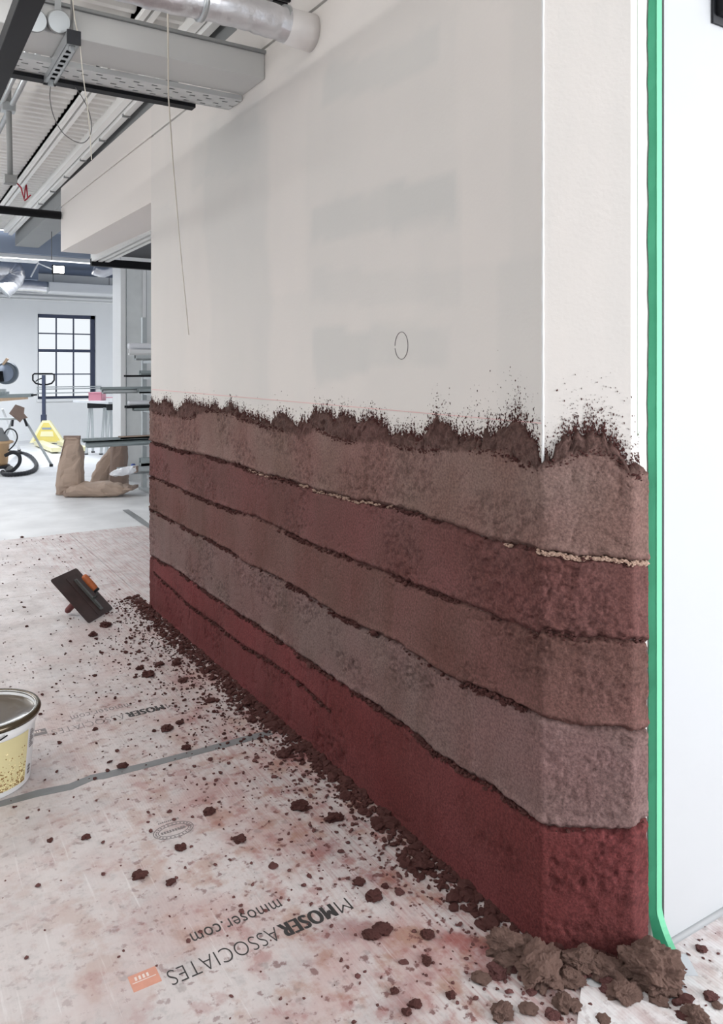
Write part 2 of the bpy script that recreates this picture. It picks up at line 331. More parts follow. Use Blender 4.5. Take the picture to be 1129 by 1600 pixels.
# dark downstand above the wall top
dn = MB(); dn.bx(.035, .30, 1.9, 8.9, 2.90, 3.14); o = struct(dn.build('trim_downstand', GreyP)); o['label'] = 'grey downstand band between the wall top and the deck'

# ------------------------------------------------------------------ clay courses
LEN1 = YE; LCH = math.hypot(*Dp); LRT = .060; QT = LEN1 + LCH + LRT
chd = np.array([Dp[0], Dp[1]]) / LCH; nl = np.array([-1.0, 0]); nc = np.array([chd[1], -chd[0]]); nr = np.array([0, -1.0])
def qpos(q):
    q = np.asarray(q, float)
    x = np.where(q < LEN1, 0, np.where(q < LEN1 + LCH, chd[0] * (q - LEN1), Dp[0] + (q - LEN1 - LCH)))
    y = np.where(q < LEN1, LEN1 - q, np.where(q < LEN1 + LCH, chd[1] * (q - LEN1), Dp[1]))
    w1 = sstep(LEN1 - .004, LEN1 + .004, q)[..., None]; w2 = sstep(LEN1 + LCH - .014, LEN1 + LCH + .014, q)[..., None]
    n = nl * (1 - w1) + nc * w1; n = n * (1 - w2) + nr * w2; n = n / np.linalg.norm(n, axis=-1, keepdims=True)
    return x, y, n
def q_of(px, py):
    p = onX(px, py)
    if p.y >= 0 and px <= 850: return max(0, YE - p.y), p.z
    d = ray(px, py); den = d.x * nc[0] + d.y * nc[1]; t = -(CAM.x * nc[0] + CAM.y * nc[1]) / den; p = CAM + d * t
    s = p.x * chd[0] + p.y * chd[1]
    if s <= LCH: return LEN1 + max(0, s), p.z
    p = onY(px, py, YP); return LEN1 + LCH + max(0, p.x - Dp[0]), p.z
def trace(pts):
    a = sorted(q_of(*p) for p in pts); return np.array([v[0] for v in a]), np.array([v[1] for v in a])
LINES = [
 [(237, 868), (280, 892), (313, 916), (346, 940), (392, 969), (431, 995), (470, 1023), (500, 1044), (532, 1067), (586, 1099), (637, 1134), (679, 1172), (730, 1206), (777, 1231), (845, 1285), (873, 1293), (947, 1294), (990, 1288), (1004, 1276)],
 [(238, 797), (265, 811), (295, 827), (331, 845), (365, 863), (389, 882), (425, 897), (470, 921), (500, 941), (532, 962), (589, 990), (628, 1006), (672, 1038), (720, 1067), (755, 1075), (803, 1099), (845, 1120), (873, 1128), (926, 1133), (961, 1135), (994, 1140)],
 [(237, 745), (268, 757), (295, 769), (325, 782), (365, 797), (401, 809), (437, 824), (476, 844), (513, 860), (551, 874), (580, 885), (637, 909), (691, 927), (739, 949), (781, 965), (842, 988), (850, 981), (873, 990), (897, 995), (938, 996), (988, 1001), (1008, 1002)],
 [(237, 690), (292, 707), (331, 714), (377, 728), (416, 742), (455, 751), (500, 766), (560, 782), (613, 790), (659, 804), (681, 812), (731, 828), (783, 848), (842, 857), (855, 862), (890, 868), (950, 873), (985, 878), (1005, 880)]]
ENV = [(238, 627), (250, 635), (258, 627), (268, 633), (277, 645), (285, 636), (292, 629), (307, 633), (316, 635), (330, 638), (340, 633), (348, 645), (354, 636), (361, 632), (369, 642), (380, 650), (401, 656), (416, 657), (425, 662), (431, 651), (443, 647), (455, 657), (464, 668), (473, 657), (485, 663), (491, 645), (509, 644), (521, 654), (527, 660), (533, 650), (548, 651), (562, 663), (573, 654), (594, 660), (607, 673), (613, 687), (619, 680), (638, 679), (656, 687), (664, 687), (669, 670), (684, 654), (703, 663), (712, 682), (737, 680), (757, 690), (765, 680), (763, 668), (783, 668), (799, 659), (818, 663), (830, 682), (840, 705), (846, 722),
       (858, 706), (871, 702), (884, 681), (904, 675), (928, 675), (946, 682), (962, 697), (975, 722), (982, 731), (995, 728), (1008, 737)]
SMO = [(238, 642), (277, 652), (300, 653), (330, 641), (365, 645), (380, 655), (420, 666), (455, 674), (470, 685), (500, 670), (530, 685), (560, 692), (590, 690), (612, 692), (640, 699), (700, 705), (760, 704), (790, 708), (810, 717), (842, 735), (870, 722), (890, 713), (930, 700), (955, 712), (984, 742), (1008, 745)]
tr = [trace(l) for l in LINES]; te = trace(ENV); ts = trace(SMO)
def zl(k, q, jit=True):
    if k == 0: return np.full_like(q, .002) 
    z = np.interp(q, *tr[k - 1])
    if jit: z = z + .010 * (fbm(q * 14, q * 0 + k, 31 + k) - .5) + .010 * (fbm(q * 75, q * 0 + k, 61 + k) - .5)
    return z
def zenv(q): return np.interp(q, *te) + .022 * (fbm(q * 45, q * 0, 77) - .5) + .026 * (vn(q * 170, q * 0, 78) - .5)
rngs = np.random.default_rng(11)
cuts = np.cumsum(rngs.uniform(.08, .34, 60)); lev = rngs.uniform(0, 1, (5, 61))
def course(k):
    q = np.concatenate([np.arange(0, LEN1 - .02, .0062), np.arange(LEN1 - .02, LEN1 + .02, .003), np.arange(LEN1 + .02, QT, .0045), [QT]])
    lo = zl(k, q); hi = zl(k + 1, q) if k < 4 else zenv(q)
    hi = np.maximum(hi, lo + .02); nv = 56
    v = np.linspace(0, 1, nv); v = v + .06 * np.sin(2 * math.pi * v) * -1     # denser rows near both edges
    Q = q[:, None] * np.ones((1, nv)); Z = lo[:, None] + (hi - lo)[:, None] * v[None, :]
    dl = Z - lo[:, None]; du = hi[:, None] - Z
    # patches of fresh/trowelled clay laid in lifts
    shift = k * .37; ci = np.clip(np.searchsorted(cuts, (Q + shift + .05 * (fbm(Z * 9, Q * 2, 3 + k) - .5)).ravel()), 0, 60).reshape(Q.shape)
    lift = lev[k][ci]
    P = np.clip(.5 + .9 * (fbm(Q * 5, Z * 5, 40 + k) - .5) + .30 * (lift - .5) + .35 * (fbm(Q * 22, Z * 9, 50 + k) - .5), 0, 1)
    rm = np.maximum(sstep(.50, .62, fbm(Q * 4.2, Z * 6, 90 + k)), .55 * sstep(LEN1, LEN1 + .01, Q) * sstep(.35, .6, fbm(Q * 9, Z * 9, 95 + k))); rm = np.maximum(rm, np.maximum(sstep(LEN1 - .42, LEN1 - .2, Q) * (k == 3), (k == 0) * sstep(LEN1 + .01, LEN1 + .02, Q) * sstep(.13, .15, Z + .08 * (Q - LEN1))) * sstep(.3, .5, fbm(Q * 7, Z * 7, 71)))                      # rough, unsmoothed zones
    if k == 4:
        sm = np.interp(q, *ts)[:, None]; up = sstep(-.004, .006, Z - sm + .02 * (fbm(Q * 50, Z * 50, 6) - .5))
    else: up = np.zeros_like(Q)
    rm = np.maximum(rm * .8, up)
    h = .011 + .004 * (fbm(Q * 7, Z * 7, 10 + k) - .5) + .002 * (lift - .5)
    h = h + (.0014 + .0048 * rm) * (fbm(Q * 85, Z * 85, 20 + k, 3) - .5) + .0032 * rm * (vn(Q * 150, Z * 150, 25 + k) - .55)
    rid = np.abs(fbm(Q * 9, Z * 9, 33 + k, 3) - .5); h = h - .0030 * np.exp(-(rid / .012) ** 2)          # trowel creases
    g = sstep(.0, .013, dl + .006 * (vn(Q * 90, Z * 0, 5) - .5)); g2 = sstep(.0, .012, du + .006 * (vn(Q * 110, Z * 0, 9) - .5))
    lip = .006 * np.exp(-((dl - .016) / .010) ** 2) * sstep(.35, .65, fbm(Q * 16, Q * 0, 7 + k)) * (k > 0)
    if k == 0: g = np.ones_like(g); h = h + .004 * np.exp(-(Z / .02) ** 2)
    h = (h + lip) * g * g2 + .0006
    pit = sstep(.60, .72, fbm(Q * 48, Z * 48, 140 + k, 3)) * rm; h = h - .006 * pit
    if k == 4: h = h + up * .005 * g2 * (vn(Q * 60, Z * 60, 99) - .2)
    if k == 0:   # a short extra lap joint running out in the red course
        jq, jz = trace([(244, 893), (259, 907), (301, 946), (340, 973), (389, 1011), (431, 1035), (476, 1068), (521, 1110)])
        zz = np.interp(q, jq, jz)[:, None] + .008 * (fbm(q * 60, q * 0, 4)[:, None] - .5); on = ((q < jq[-1]) & (q > jq[0]))[:, None]
        h = h + on * (.006 * sstep(.0, .004, Z - zz) * np.exp(-np.abs(Z - zz) / .03) - .009 * np.exp(-((Z - zz + .003) / .005) ** 2))
    h = np.maximum(h, .0006); tp = sstep(QT, QT - .012, Q); h = h * tp - .002 * (1 - tp)
    h = np.where(Q < 1e-6, -.004, h)
    x, y, n = qpos(Q); co = np.stack([x + n[..., 0] * h, y + n[..., 1] * h, Z], -1).reshape(-1, 3)
    return npmesh('clay_course', co, gridq(len(q), nv), ClayC[k], {'patch': P, 'rough': np.clip(.70 * up + .55 * rm * (vn(Q * 110, Z * 110, 66) > .58) + .6 * np.exp(-np.minimum(dl + (k == 0), du) / .003), 0, 1)})  # rough also carries shade painted into the crevices
CL = ['deep red bottom clay course', 'mauve grey clay course', 'brown clay course', 'dark oxblood clay course', 'pale taupe top clay course with ragged upper edge']
for k in range(5):
    o = link(bpy.data.objects.new('clay_course', course(k)), wr); o['label'] = CL[k]

# crumbs clinging along the joints, ragged splatter above the top edge (nobody could count these)
OCT_V = np.array([(1, 0, 0), (-1, 0, 0), (0, 1, 0), (0, -1, 0), (0, 0, 1), (0, 0, -1)], float)
OCT_F = np.array([(0, 2, 4), (2, 1, 4), (1, 3, 4), (3, 0, 4), (2, 0, 5), (1, 2, 5), (3, 1, 5), (0, 3, 5)])
bm = bmesh.new(); bmesh.ops.create_icosphere(bm, subdivisions=1, radius=1); ICO_V = np.array([v.co[:] for v in bm.verts]); ICO_F = np.array([[v.index for v in f.verts] for f in bm.faces]); bm.free()
def scatter(P, S, base_v, base_f, seed, jit=.35, squash=None):
    r = np.random.default_rng(seed); n = len(P); V = base_v[None] * (1 + jit * r.uniform(-1, 1, (n, len(base_v), 1)))
    a = r.uniform(0, 2 * math.pi, n); b = r.uniform(-.5, .5, n); ca, sa, cb, sb = np.cos(a), np.sin(a), np.cos(b), np.sin(b)
    V = V * S[:, None, :]
    x, y, z = V[..., 0], V[..., 1], V[..., 2]; y, z = y * cb[:, None] - z * sb[:, None], y * sb[:, None] + z * cb[:, None]
    if squash is None: x, y = x * ca[:, None] - y * sa[:, None], x * sa[:, None] + y * ca[:, None]
    V = np.stack([x, y, z], -1) + P[:, None, :]
    return V.reshape(-1, 3), (base_f[None] + (np.arange(n) * len(base_v))[:, None, None]).reshape(-1, 3)
r = np.random.default_rng(5); Ps = []; Ss = []
for k in range(1, 5):
    n = 2400; q = r.uniform(0, QT - .02, n); keep = r.uniform(0, 1, n) < np.clip((fbm(q * 8, q * 0, 200 + k) - .38) * 4.5, .05, 1); q = q[keep]
    q = q[(q < LEN1 * (.75 if k > 2 else .985)) | (r.uniform(0, 1, len(q)) < (.10, .12, .5, .25)[k - 1])]
    z = zl(k, q) + r.normal(-.003, .004, len(q)); x, y, nn = qpos(q); d = r.uniform(.004, .013, len(q))
    Ps.append(np.stack([x + nn[:, 0] * d, y + nn[:, 1] * d, z], 1)); s = r.lognormal(-5.72, .45, len(q)); Ss.append(np.stack([s * 1.3, s, s * .8], 1))
n = 500; q = r.uniform(jq0 := .12, 1.75, n); q = q[q < 1.72]
jq, jz = trace([(244, 893), (259, 907), (301, 946), (340, 973), (389, 1011), (431, 1035), (476, 1068), (521, 1110)])
q = r.uniform(jq[0], jq[-1], 420); x, y, nn = qpos(q); Ps.append(np.stack([x - .014, y, np.interp(q, jq, jz) + r.normal(-.003, .005, len(q))], 1)); s = r.lognormal(-5.55, .4, len(q)); Ss.append(np.stack([s * 1.3, s, s * .8], 1))
q = r.uniform(0.05, QT - .03, 1500); q = q[fbm(q * 7, q * 0, 500) > .42]; x, y, nn = qpos(q); d = .012; Ps.append(np.stack([x + nn[:, 0] * d, y + nn[:, 1] * d, np.interp(q, *ts) + r.normal(0, .006, len(q))], 1)); sq_ = r.lognormal(-6.2, .4, len(q)); Ss.append(np.stack([sq_ * 1.6, sq_, sq_ * .8], 1))
V, Fc = scatter(np.concatenate(Ps), np.concatenate(Ss), ICO_V, ICO_F, 3)
o = link(bpy.data.objects.new('joint_crumbs', npmesh('joint_crumbs', V, Fc, Dark, smooth=False)), wr); o['kind'] = 'stuff'; o['label'] = 'dark damp crumbs clinging along the joints'
# exposed sandy edge under the top course at the near end
q = np.concatenate([r.uniform(LEN1 - 2.0, LEN1, 420), r.uniform(LEN1 - .03, QT - .012, 420)]); q = q[(q > LEN1) | (fbm(q * 11, q * 0, 401) > .53)]; x, y, nn = qpos(q); d = .009
Sz = r.uniform(.0012, .0034, len(q)); V, Fc = scatter(np.stack([x + nn[:, 0] * d, y + nn[:, 1] * d, zl(4, q) - .001 + r.normal(0, .002, len(q))], 1), np.stack([Sz * 2, Sz * 2, Sz], 1), ICO_V, ICO_F, 4)
o = link(bpy.data.objects.new('sandy_edge', npmesh('sandy_edge', V, Fc, Sandy, smooth=False)), wr); o['kind'] = 'stuff'; o['label'] = 'pale sandy edge exposed under the top course'
n = 32000; q = r.uniform(0, QT - .03, n); dens = np.interp(q, [0, 1, 2, 2.7, LEN1 - .35, LEN1, LEN1 + LCH, QT], [.5, .5, .6, .7, .9, 1, 1, .8])
dens = dens * np.clip(.35 + 1.6 * (fbm(q * 9, q * 0, 300) - .3), .1, 1.3); q = q[r.uniform(0, 1, n) < dens]; n = len(q)
ze = zenv(q); zsm = np.interp(q, te[0], np.maximum.accumulate(te[1]) * 0 + te[1]); wide = np.interp(q, [0, 2.0, LEN1 - .5, LEN1 - .25, LEN1 + .2, QT], [.013, .014, .015, .028, .028, .018])
dz = r.exponential(1, n) * wide - .004; s = r.lognormal(-6.85, .45, n) * np.interp(dz, [0, .05], [1.25, .7])
x, y, nn = qpos(q); V, Fc = scatter(np.stack([x + nn[:, 0] * .001, y + nn[:, 1] * .001, ze + dz], 1), np.stack([s * .9, s * .9, s * 2.0], 1), OCT_V, OCT_F, 6)
o = link(bpy.data.objects.new('clay_splatter', npmesh('clay_splatter', V, Fc, Dark, smooth=False)), wr); o['kind'] = 'stuff'; o['label'] = 'fine clay splatter fading out above the ragged edge'
# laser light painted as a pink strip, and marks on the white plaster
p0, p1 = onX(238, 609), onX(846, 662)
ln = MB(); ln.add([(-.0012, p0.y, p0.z), (-.0012, p1.y, p1.z), (-.0012, p1.y, p1.z + .0022), (-.0012, p0.y, p0.z + .0040)], [(0, 1, 2, 3)]); ln.build('laser_line', PinkLine, wr)['label'] = 'thin pink laser line, painted on'
pc = onX(627, 540); MB().tube([(-.0006, pc.y + .035 * math.cos(t), pc.z + .042 * math.sin(t)) for t in np.linspace(0, 6.1, 30)], .0012, 5).build('pencil_ring', InkG, wr)['label'] = 'faint pencilled ring'
zz = np.arange(1.15, 3.2, .02); MB().tube([(.0005 * math.sin(i * 1.7), -.0015, z) for i, z in enumerate(zz)], [.0028 + .0012 * ((i * 7) % 5) / 4 for i in range(len(zz))], 7).build('corner_bead', White, wr, True)['label'] = 'white corner bead'

MB().bx(.172, .190, YP - .0012, YP + .01, 1.24, 3.29).build('tape_bounce_strip', mat('pale_green_bounce', (196, 216, 196), .7), wr)['label'] = 'pale green strip painted for the tape bounce'  # green light bouncing off the tape, painted as a pale strip
# ------------------------------------------------------------------ white panel and green tape at the end of the wall
pn = MB(); pn.bx(.262, 3.2, YP - .012, YP + .05, .006, 3.3); o = struct(pn.build('wall_front', WhiteG)); o['label'] = 'bright white flat panel running off to the right of the green tape'
MB().bx(.243, .250, YP - .010, YP + .03, .004, 3.3).build('edge_trim', GreyP, o)['label'] = 'thin grey edge strip'
MB().bx(.2505, .2615, YP - .016, YP + .03, .004, 3.3).build('edge_bead', WhiteG, o)
zs = np.concatenate([np.linspace(.0, .10, 8), np.linspace(.13, 3.25, 130)]); GreenShade = mat('green_tape_shaded', (58, 150, 112), .5, var=.08, bump=.1, bscale=60)  # shaded side of the same tape, painted as a darker green
def tapestrip(xa, xb, ya, yb, m, lb, jit):
    mb = MB(); vs = []; fs = []
    for i, z in enumerate(zs):
        f_ = max(0, 1 - z / .10) ** 1.5; jx = jit * ((float(fbm(z * 34, 0, 2)) - .5) + (float(fbm(z * 6, 0, 12)) - .5))
        for p in ((xa + jx + .008 * f_, ya - .02 * f_), (xb + .012 * f_, yb - .04 * f_)): vs.append((p[0], YP + p[1], max(z, .0045)))
    for i in range(len(zs) - 1): fs.append((i * 2, i * 2 + 1, i * 2 + 3, i * 2 + 2))
    mb.add(vs, fs); o = mb.build('masking_tape', m); md = o.modifiers.new('thick', 'SOLIDIFY'); md.thickness = .0008; tag(o, lb, 'tape', 'green tape strips at the wall end')
tapestrip(.208, .2225, -.0035, -.0165, GreenShade, 'shaded side of the green tape, painted darker, ragged where it meets the clay', .006)
tapestrip(.2215, .2410, -.0172, -.0165, GreenA, 'lit front of the green tape standing next to the white panel, flaring at the floor', .001)
p = onZ(1125, 8, 2.45)
fx = empty('panel_fitting', (0, 0, 0)); p = onY(1126, 10, YP - .03)
tag(fx, 'black fitting clipped by the frame, high on the white panel', 'fitting'); fx.location = p; fx['_o'] = list(p)
MB().box(p + Vector((.02, 0, .03)), (.05, .03, .10)).build('housing', BlackM, fx, bevel=.004); MB().box(p + Vector((.02, .014, .03)), (.07, .006, .14)).build('back_plate', BlackR, fx)

# ------------------------------------------------------------------ floor and floor protection
o = struct(MB().bx(-7, 6, -4.5, 15.3, -.06, 0).build('floor', FloorM)); o['label'] = 'pale dusty screed floor of the open-plan room'
YT = onZ(160, 1213).y
sheets = [('near', -1.235, -.001, -1.4, YT, 'nearest dirty white floor sheet, printed with the large upright lettering', Sheet),
          ('mid', -1.235, -.001, YT + .004, YT + 2.42, 'white floor sheet beyond the grey tape, under the trowel and clods', Sheet),
          ('leftn', -2.47, -1.239, -1.0, 1.9, 'white floor sheet under the bucket at the picture edge', Sheet),
          ('leftf', -2.47, -1.239, 1.904, 4.35, 'pale floor sheet left of the trowel with a pinkish edge', Sheet),
          ('far', -1.235, -.001, YT + 2.424, YT + 4.2, 'far white floor sheet beyond the corner of the wall, nearest the paper sacks', Sheet),
          ('end', .003, 1.2, YE + .02, YT + 4.2, 'far white floor sheet past the wall end, by the short grey tape', Sheet),
          ('leftff', -2.47, -1.239, 4.354, 6.6, 'far pale floor sheet at the picture edge, before the vacuum hose', Sheet),
          ('right', .0, 1.25, -1.4, YP - .03, 'clean white floor sheet in front of the white panel', SheetC)]
SH = {}
for nm, x0, x1, y0, y1, lb, m in sheets:
    s = MB().bx(x0, x1, y0, y1, .0002, .0035).build('floor_sheet', m); tag(s, lb, 'floor sheet'); SH[nm] = s
def text(body, size, loc, rot, m, parent, name, offset=0.0, xs=1.0, fit=None, sp=1.06, bold=0):
    cu = bpy.data.curves.new('t', 'FONT'); cu.body = body; cu.size = size; cu.offset = offset; cu.space_character = sp
    tmp = bpy.data.objects.new('t', cu); C.objects.link(tmp); dg = bpy.context.evaluated_depsgraph_get()
    me = bpy.data.meshes.new_from_object(tmp.evaluated_get(dg)); bpy.data.objects.remove(tmp); bpy.data.curves.remove(cu)
    me.materials.clear(); me.materials.append(m)
    wd = max(v.co.x for v in me.vertices)
    if fit: xs = fit / wd; wd = fit
    if bold:
        b_ = bmesh.new(); b_.from_mesh(me)
        for k, dx in enumerate((bold / xs, -bold / xs)):
            c_ = me.copy(); c_.transform(Matrix.Translation((dx, 0, .00015 * (k + 1)))); b_.from_mesh(c_); bpy.data.meshes.remove(c_)
        b_.to_mesh(me); b_.free()
    me.transform(Matrix.Translation(loc) @ rot @ Matrix.Diagonal((xs, 1, 1, 1))); me.name = name
    o = bpy.data.objects.new(name, me); C.objects.link(o); o.parent = parent; o['_o'] = [0, 0, 0]; return o, wd
ROT = Matrix.Rotation(math.pi, 4, 'Z'); ZP = .0039
def print_block(parent, y0, m1, m2, m3, xoff=0.0):
    A = onZ(541, 1404); B = onZ(262, 1527); x0 = A.x + xoff; tot = A.x - B.x; sz = .072
    y = y0 + .5 * .0 
    _, w1 = text('M', sz, (x0, y, ZP), ROT, m2, parent, 'lettering', -.0009, fit=tot * .085)
    _, w2 = text('MOSER', sz, (x0 - tot * .102, y, ZP), ROT, m1, parent, 'lettering', 0, fit=tot * .312, sp=1.12, bold=.0030)
    _, w3 = text('ASSOCIATES', sz, (x0 - tot * .430, y, ZP), ROT, m2, parent, 'lettering', -.0010, fit=tot * .572)
    a = onZ(430, 1400); b = onZ(290, 1452)
    text('mmoser.com', .068, (a.x + xoff, y + .088, ZP), ROT, m2, parent, 'lettering', 0, fit=a.x - b.x)
    q = [onZ(*p) for p in ((207, 1536), (241, 1518), (250, 1540), (215, 1558))]; cx = sum(p.x for p in q) / 4 + xoff; cy = sum(p.y for p in q) / 4 - .385 + y - .0
    lg = MB(); lg.bx(cx - .032, cx + .032, cy - .026, cy + .026, ZP - .0004, ZP); l = lg.build('printed_logo', m3, parent); l['label'] = 'orange printed square'
    wl = MB(); wl.bx(cx - .028, cx + .026, cy - .002, cy + .0, ZP + .0002, ZP + .0006)
    for k in range(4): wl.bx(cx - .020 + k * .009, cx - .015 + k * .009, cy + .004, cy + .016, ZP + .0002, ZP + .0006)
    wl.build('logo_mark', InkW, l)
A_ = onZ(541, 1404); YTX = onZ(400, 1462).y - .036
print_block(SH['near'], YTX + .036, Ink, Ink, Orange)
print_block(SH['mid'], YTX + 1.455, Ink, InkG, InkG)
# oval stamp on the near sheet
oc = onZ(271, 1299); st = MB()
for a, b in ((.060, .040), (.046, .027)):
    st.tube([(oc.x + a * math.cos(t), oc.y + b * math.sin(t), ZP - .0002) for t in np.linspace(0, 2 * math.pi, 41)], .0012, 5)
for k in range(9): st.bx(oc.x - .038 + k * .0085, oc.x - .032 + k * .0085, oc.y - .006, oc.y + .006, ZP - .0004, ZP)
for k in range(11): st.bx(oc.x - .03 + k * .006, oc.x - .026 + k * .006, oc.y + .052, oc.y + .058, ZP - .0004, ZP)
for k in range(26):
    t = k / 26 * 2 * math.pi; st.box((oc.x + .053 * math.cos(t), oc.y + .0335 * math.sin(t), ZP - .0002), (.005, .0045, .0006), Matrix.Rotation(t, 3, 'Z'))
st.build('printed_stamp', InkG, SH['near'])['label'] = 'oval recycling stamp print'
def strip(pts, wd, z, name, m, label, parent=None, th=.0006):
    mb = MB(); pts = [Vector(p) for p in pts]; vs = []
    for i, p in enumerate(pts):
        d = (pts[min(i + 1, len(pts) - 1)] - pts[max(0, i - 1)]).normalized(); s = Vector((-d.y, d.x, 0)) * wd / 2 * (1 + .12 * math.sin(i * 2.3))
        for zz in (z, z + th): vs += [(p.x + s.x, p.y + s.y, zz), (p.x - s.x, p.y - s.y, zz)]
    fs = []
    for i in range(len(pts) - 1):
        a = i * 4; b = a + 4; fs += [(a + 2, a + 3, b + 3, b + 2), (a, a + 2, b + 2, b), (a + 3, a + 1, b + 1, b + 3)]
    fs += [(0, 1, 3, 2), (len(vs) - 4, len(vs) - 2, len(vs) - 1, len(vs) - 3)]
    mb.add(vs, fs); return tag(mb.build(name, m), label, 'tape')
strip([onZ(*p) for p in ((-150, 1292), (-60, 1272), (0, 1258), (60, 1241), (110, 1231), (145, 1216), (160, 1214), (230, 1197), (310, 1176), (400, 1152), (424, 1146))], .042, .0036, 'floor_tape', TapeG, 'grey duct tape strip across the floor joint, from bucket to wall')
strip([onZ(*p) for p in ((196, 797), (215, 810), (236, 825), (250, 836))], .06, .0036, 'floor_tape', TapeG, 'short grey tape strip on the far floor beside the wall corner')
strip([onZ(*p) for p in ((1042, 1510), (1081, 1510))], .062, .0036, 'floor_tape', TapeL, 'pale grey tape patch by the foot of the green tape')
strip([onZ(*p) for p in ((1040, 1556), (1066, 1546))], .055, .0036, 'floor_tape', TapeL, 'pale grey tape patch under the big clod heap, nearer the camera')
# torn sheet corner lifted at the bottom
ea = [onZ(*p) for p in ((908, 1545), (955, 1551), (1100, 1602), (900, 1615))]
mb = MB(); n = 4; mb.add([(p.x, p.y, .004) for p in ea] + [(p.x, p.y, .0075) for p in ea], [(3, 2, 1, 0), (4, 5, 6, 7)] + [(i, (i + 1) % n, n + (i + 1) % n, n + i) for i in range(n)])
tag(mb.build('sheet_offcut', SheetC), 'white sheet offcut with a raised edge at the lower picture border', 'sheet offcut')

# ------------------------------------------------------------------ clods of clay
def lump(seed, sub, squash=.55, rough=.32):
    bm = bmesh.new(); bmesh.ops.create_icosphere(bm, subdivisions=sub, radius=1); rr = random.Random(seed)
    of = Vector((rr.uniform(-50, 50), rr.uniform(-50, 50), rr.uniform(-50, 50))); sx, sy = rr.uniform(.85, 1.25), rr.uniform(.7, 1.0); nz = mnoise.noise
    for v in bm.verts:
        n = v.co.normalized(); f = 1 + rough * (1.3 * nz(n * 1.3 + of) + .8 * nz(n * 2.9 + of * 2))
        if sub >= 3: f += rough * (.55 * abs(nz(n * 6.5 + of)) + .42 * abs(nz(n * 13 + of)) + .25 * nz(n * 26 + of))
        elif sub == 2: f += rough * .5 * nz(n * 6 + of)
        v.co = Vector((n.x * f * sx, n.y * f * sy, max(n.z * f * squash, -.22)))
    lo = min(v.co.z for v in bm.verts)
    for v in bm.verts: v.co.z -= lo
    me = bpy.data.meshes.new('clay_clod'); bm.to_mesh(me); bm.free(); me.update(); return me
BIG = [lump(100 + i, 5, .55, .36) for i in range(7)]; MID = [lump(200 + i, 4, .5, .38) for i in range(8)]; SML = [lump(300 + i, 2, .5, .36) for i in range(8)]
for m_ in BIG: m_.materials.append(ClodPale)
for m_ in MID[:4] : m_.materials.append(Clod)
for m_ in MID[4:] : m_.materials.append(ClodPale)
for m_ in SML: m_.materials.append(Dark)
SMLP = [m_.copy() for m_ in SML]
for m_ in SMLP: m_.materials.clear(); m_.materials.append(Clod)
MIDD = [m_.copy() for m_ in MID]
for m_ in MIDD: m_.materials.clear(); m_.materials.append(Dark)
rc = random.Random(4)
def clod(px, py, wpx, label, group, kind, tall=1.0, z=.0036):
    p = onZ(px, py + wpx * .12, z); _, _, d = proj(p.x, p.y, z); rad = wpx / F * d / 2
    me = {'big': BIG, 'mid': MID, 'dark': MIDD, 'small': SML}[kind]
    o = bpy.data.objects.new('clay_clod', me[rc.randrange(len(me))]); C.objects.link(o)
    if px < 1040 and px > 700 and rad > .02: pass
    o.location = (p.x, p.y, z); o.rotation_euler = (0, 0, rc.uniform(0, 6.28)); o.scale = (rad, rad, rad * tall)
    return tag(o, label, 'clay clod', group)
HEAP = [(1013, 1516, 72, 'tallest pale clay lump, heaped against the foot of the green tape', 1.5), (1028, 1544, 40, 'pale clay lump in front of the tallest lump at the green tape', 1.1),
        (846, 1508, 70, 'widest pale clay lump in front of the chamfered wall end', .9), (912, 1503, 46, 'clay lump at the middle foot of the chamfered wall end', 1.1), (944, 1512, 46, 'clay lump right of middle at the chamfered wall foot', 1.0),
        (972, 1514, 34, 'clay lump tucked between the tall heap and the chamfered wall', 1.0), (972, 1548, 52, 'flat clay lump lying in front of the wall-end heap', .7), (790, 1474, 52, 'pale clay lump left of the sharp wall corner', 1.0),
        (822, 1482, 36, 'clay lump directly at the sharp wall corner', 1.0), (796, 1503, 34, 'clay lump a hand below the sharp wall corner', .9), (888, 1527, 36, 'clay lump in front of the chamfered wall middle', .9),
        (752, 1528, 26, 'clay lump out on the red-stained floor, nearest the corner heap', .9), (777, 1515, 30, 'clay lump on the red stain just left of the corner heap', .9), (881, 1566, 32, 'clay lump beside the raised sheet offcut edge', .9),
        (897, 1572, 22, 'smaller clay lump touching the sheet offcut edge', .9), (1028, 1562, 26, 'clay lump under the tall heap, towards the camera', .8), (1087, 1588, 42, 'pale rough clay lump low on the clean right-hand sheet', .9),
        (1095, 1482, 16, 'oval clay lump alone on the clean sheet before the white panel', .8), (1110, 1557, 19, 'kinked clay piece on the clean sheet above the rough pale lump', .8), (1120, 1569, 16, 'thin clay piece at the right picture border', .6),
        (786, 1580, 34, 'round clay lump low on the red-stained floor', .8), (826, 1575, 26, 'long clay lump right of the round one low on the stained floor', .7), (862, 1584, 22, 'clay lump between long lump and sheet offcut', .7),
        (941, 1594, 22, 'clay lump lying on the sheet offcut', .8)]
pts_used = []
for px, py, wp, lb, tl in HEAP: clod(px, py, wp, lb, 'clay lumps at the foot of the wall end', 'big' if wp > 30 else 'mid', tl); pts_used.append((px, py))
for k in range(44):
    t = rc.random(); qx = 770 + t * 265 + rc.gauss(0, 8); qy = np.interp(qx, [770, 830, 850, 985, 1035], [1470, 1490, 1496, 1516, 1528]) + abs(rc.gauss(0, 16)); clod(qx, qy, rc.uniform(10, 24), 'small crumbly pale lump packed in the heap at the wall end', 'small lumps filling the wall-end heap', 'mid', .9)
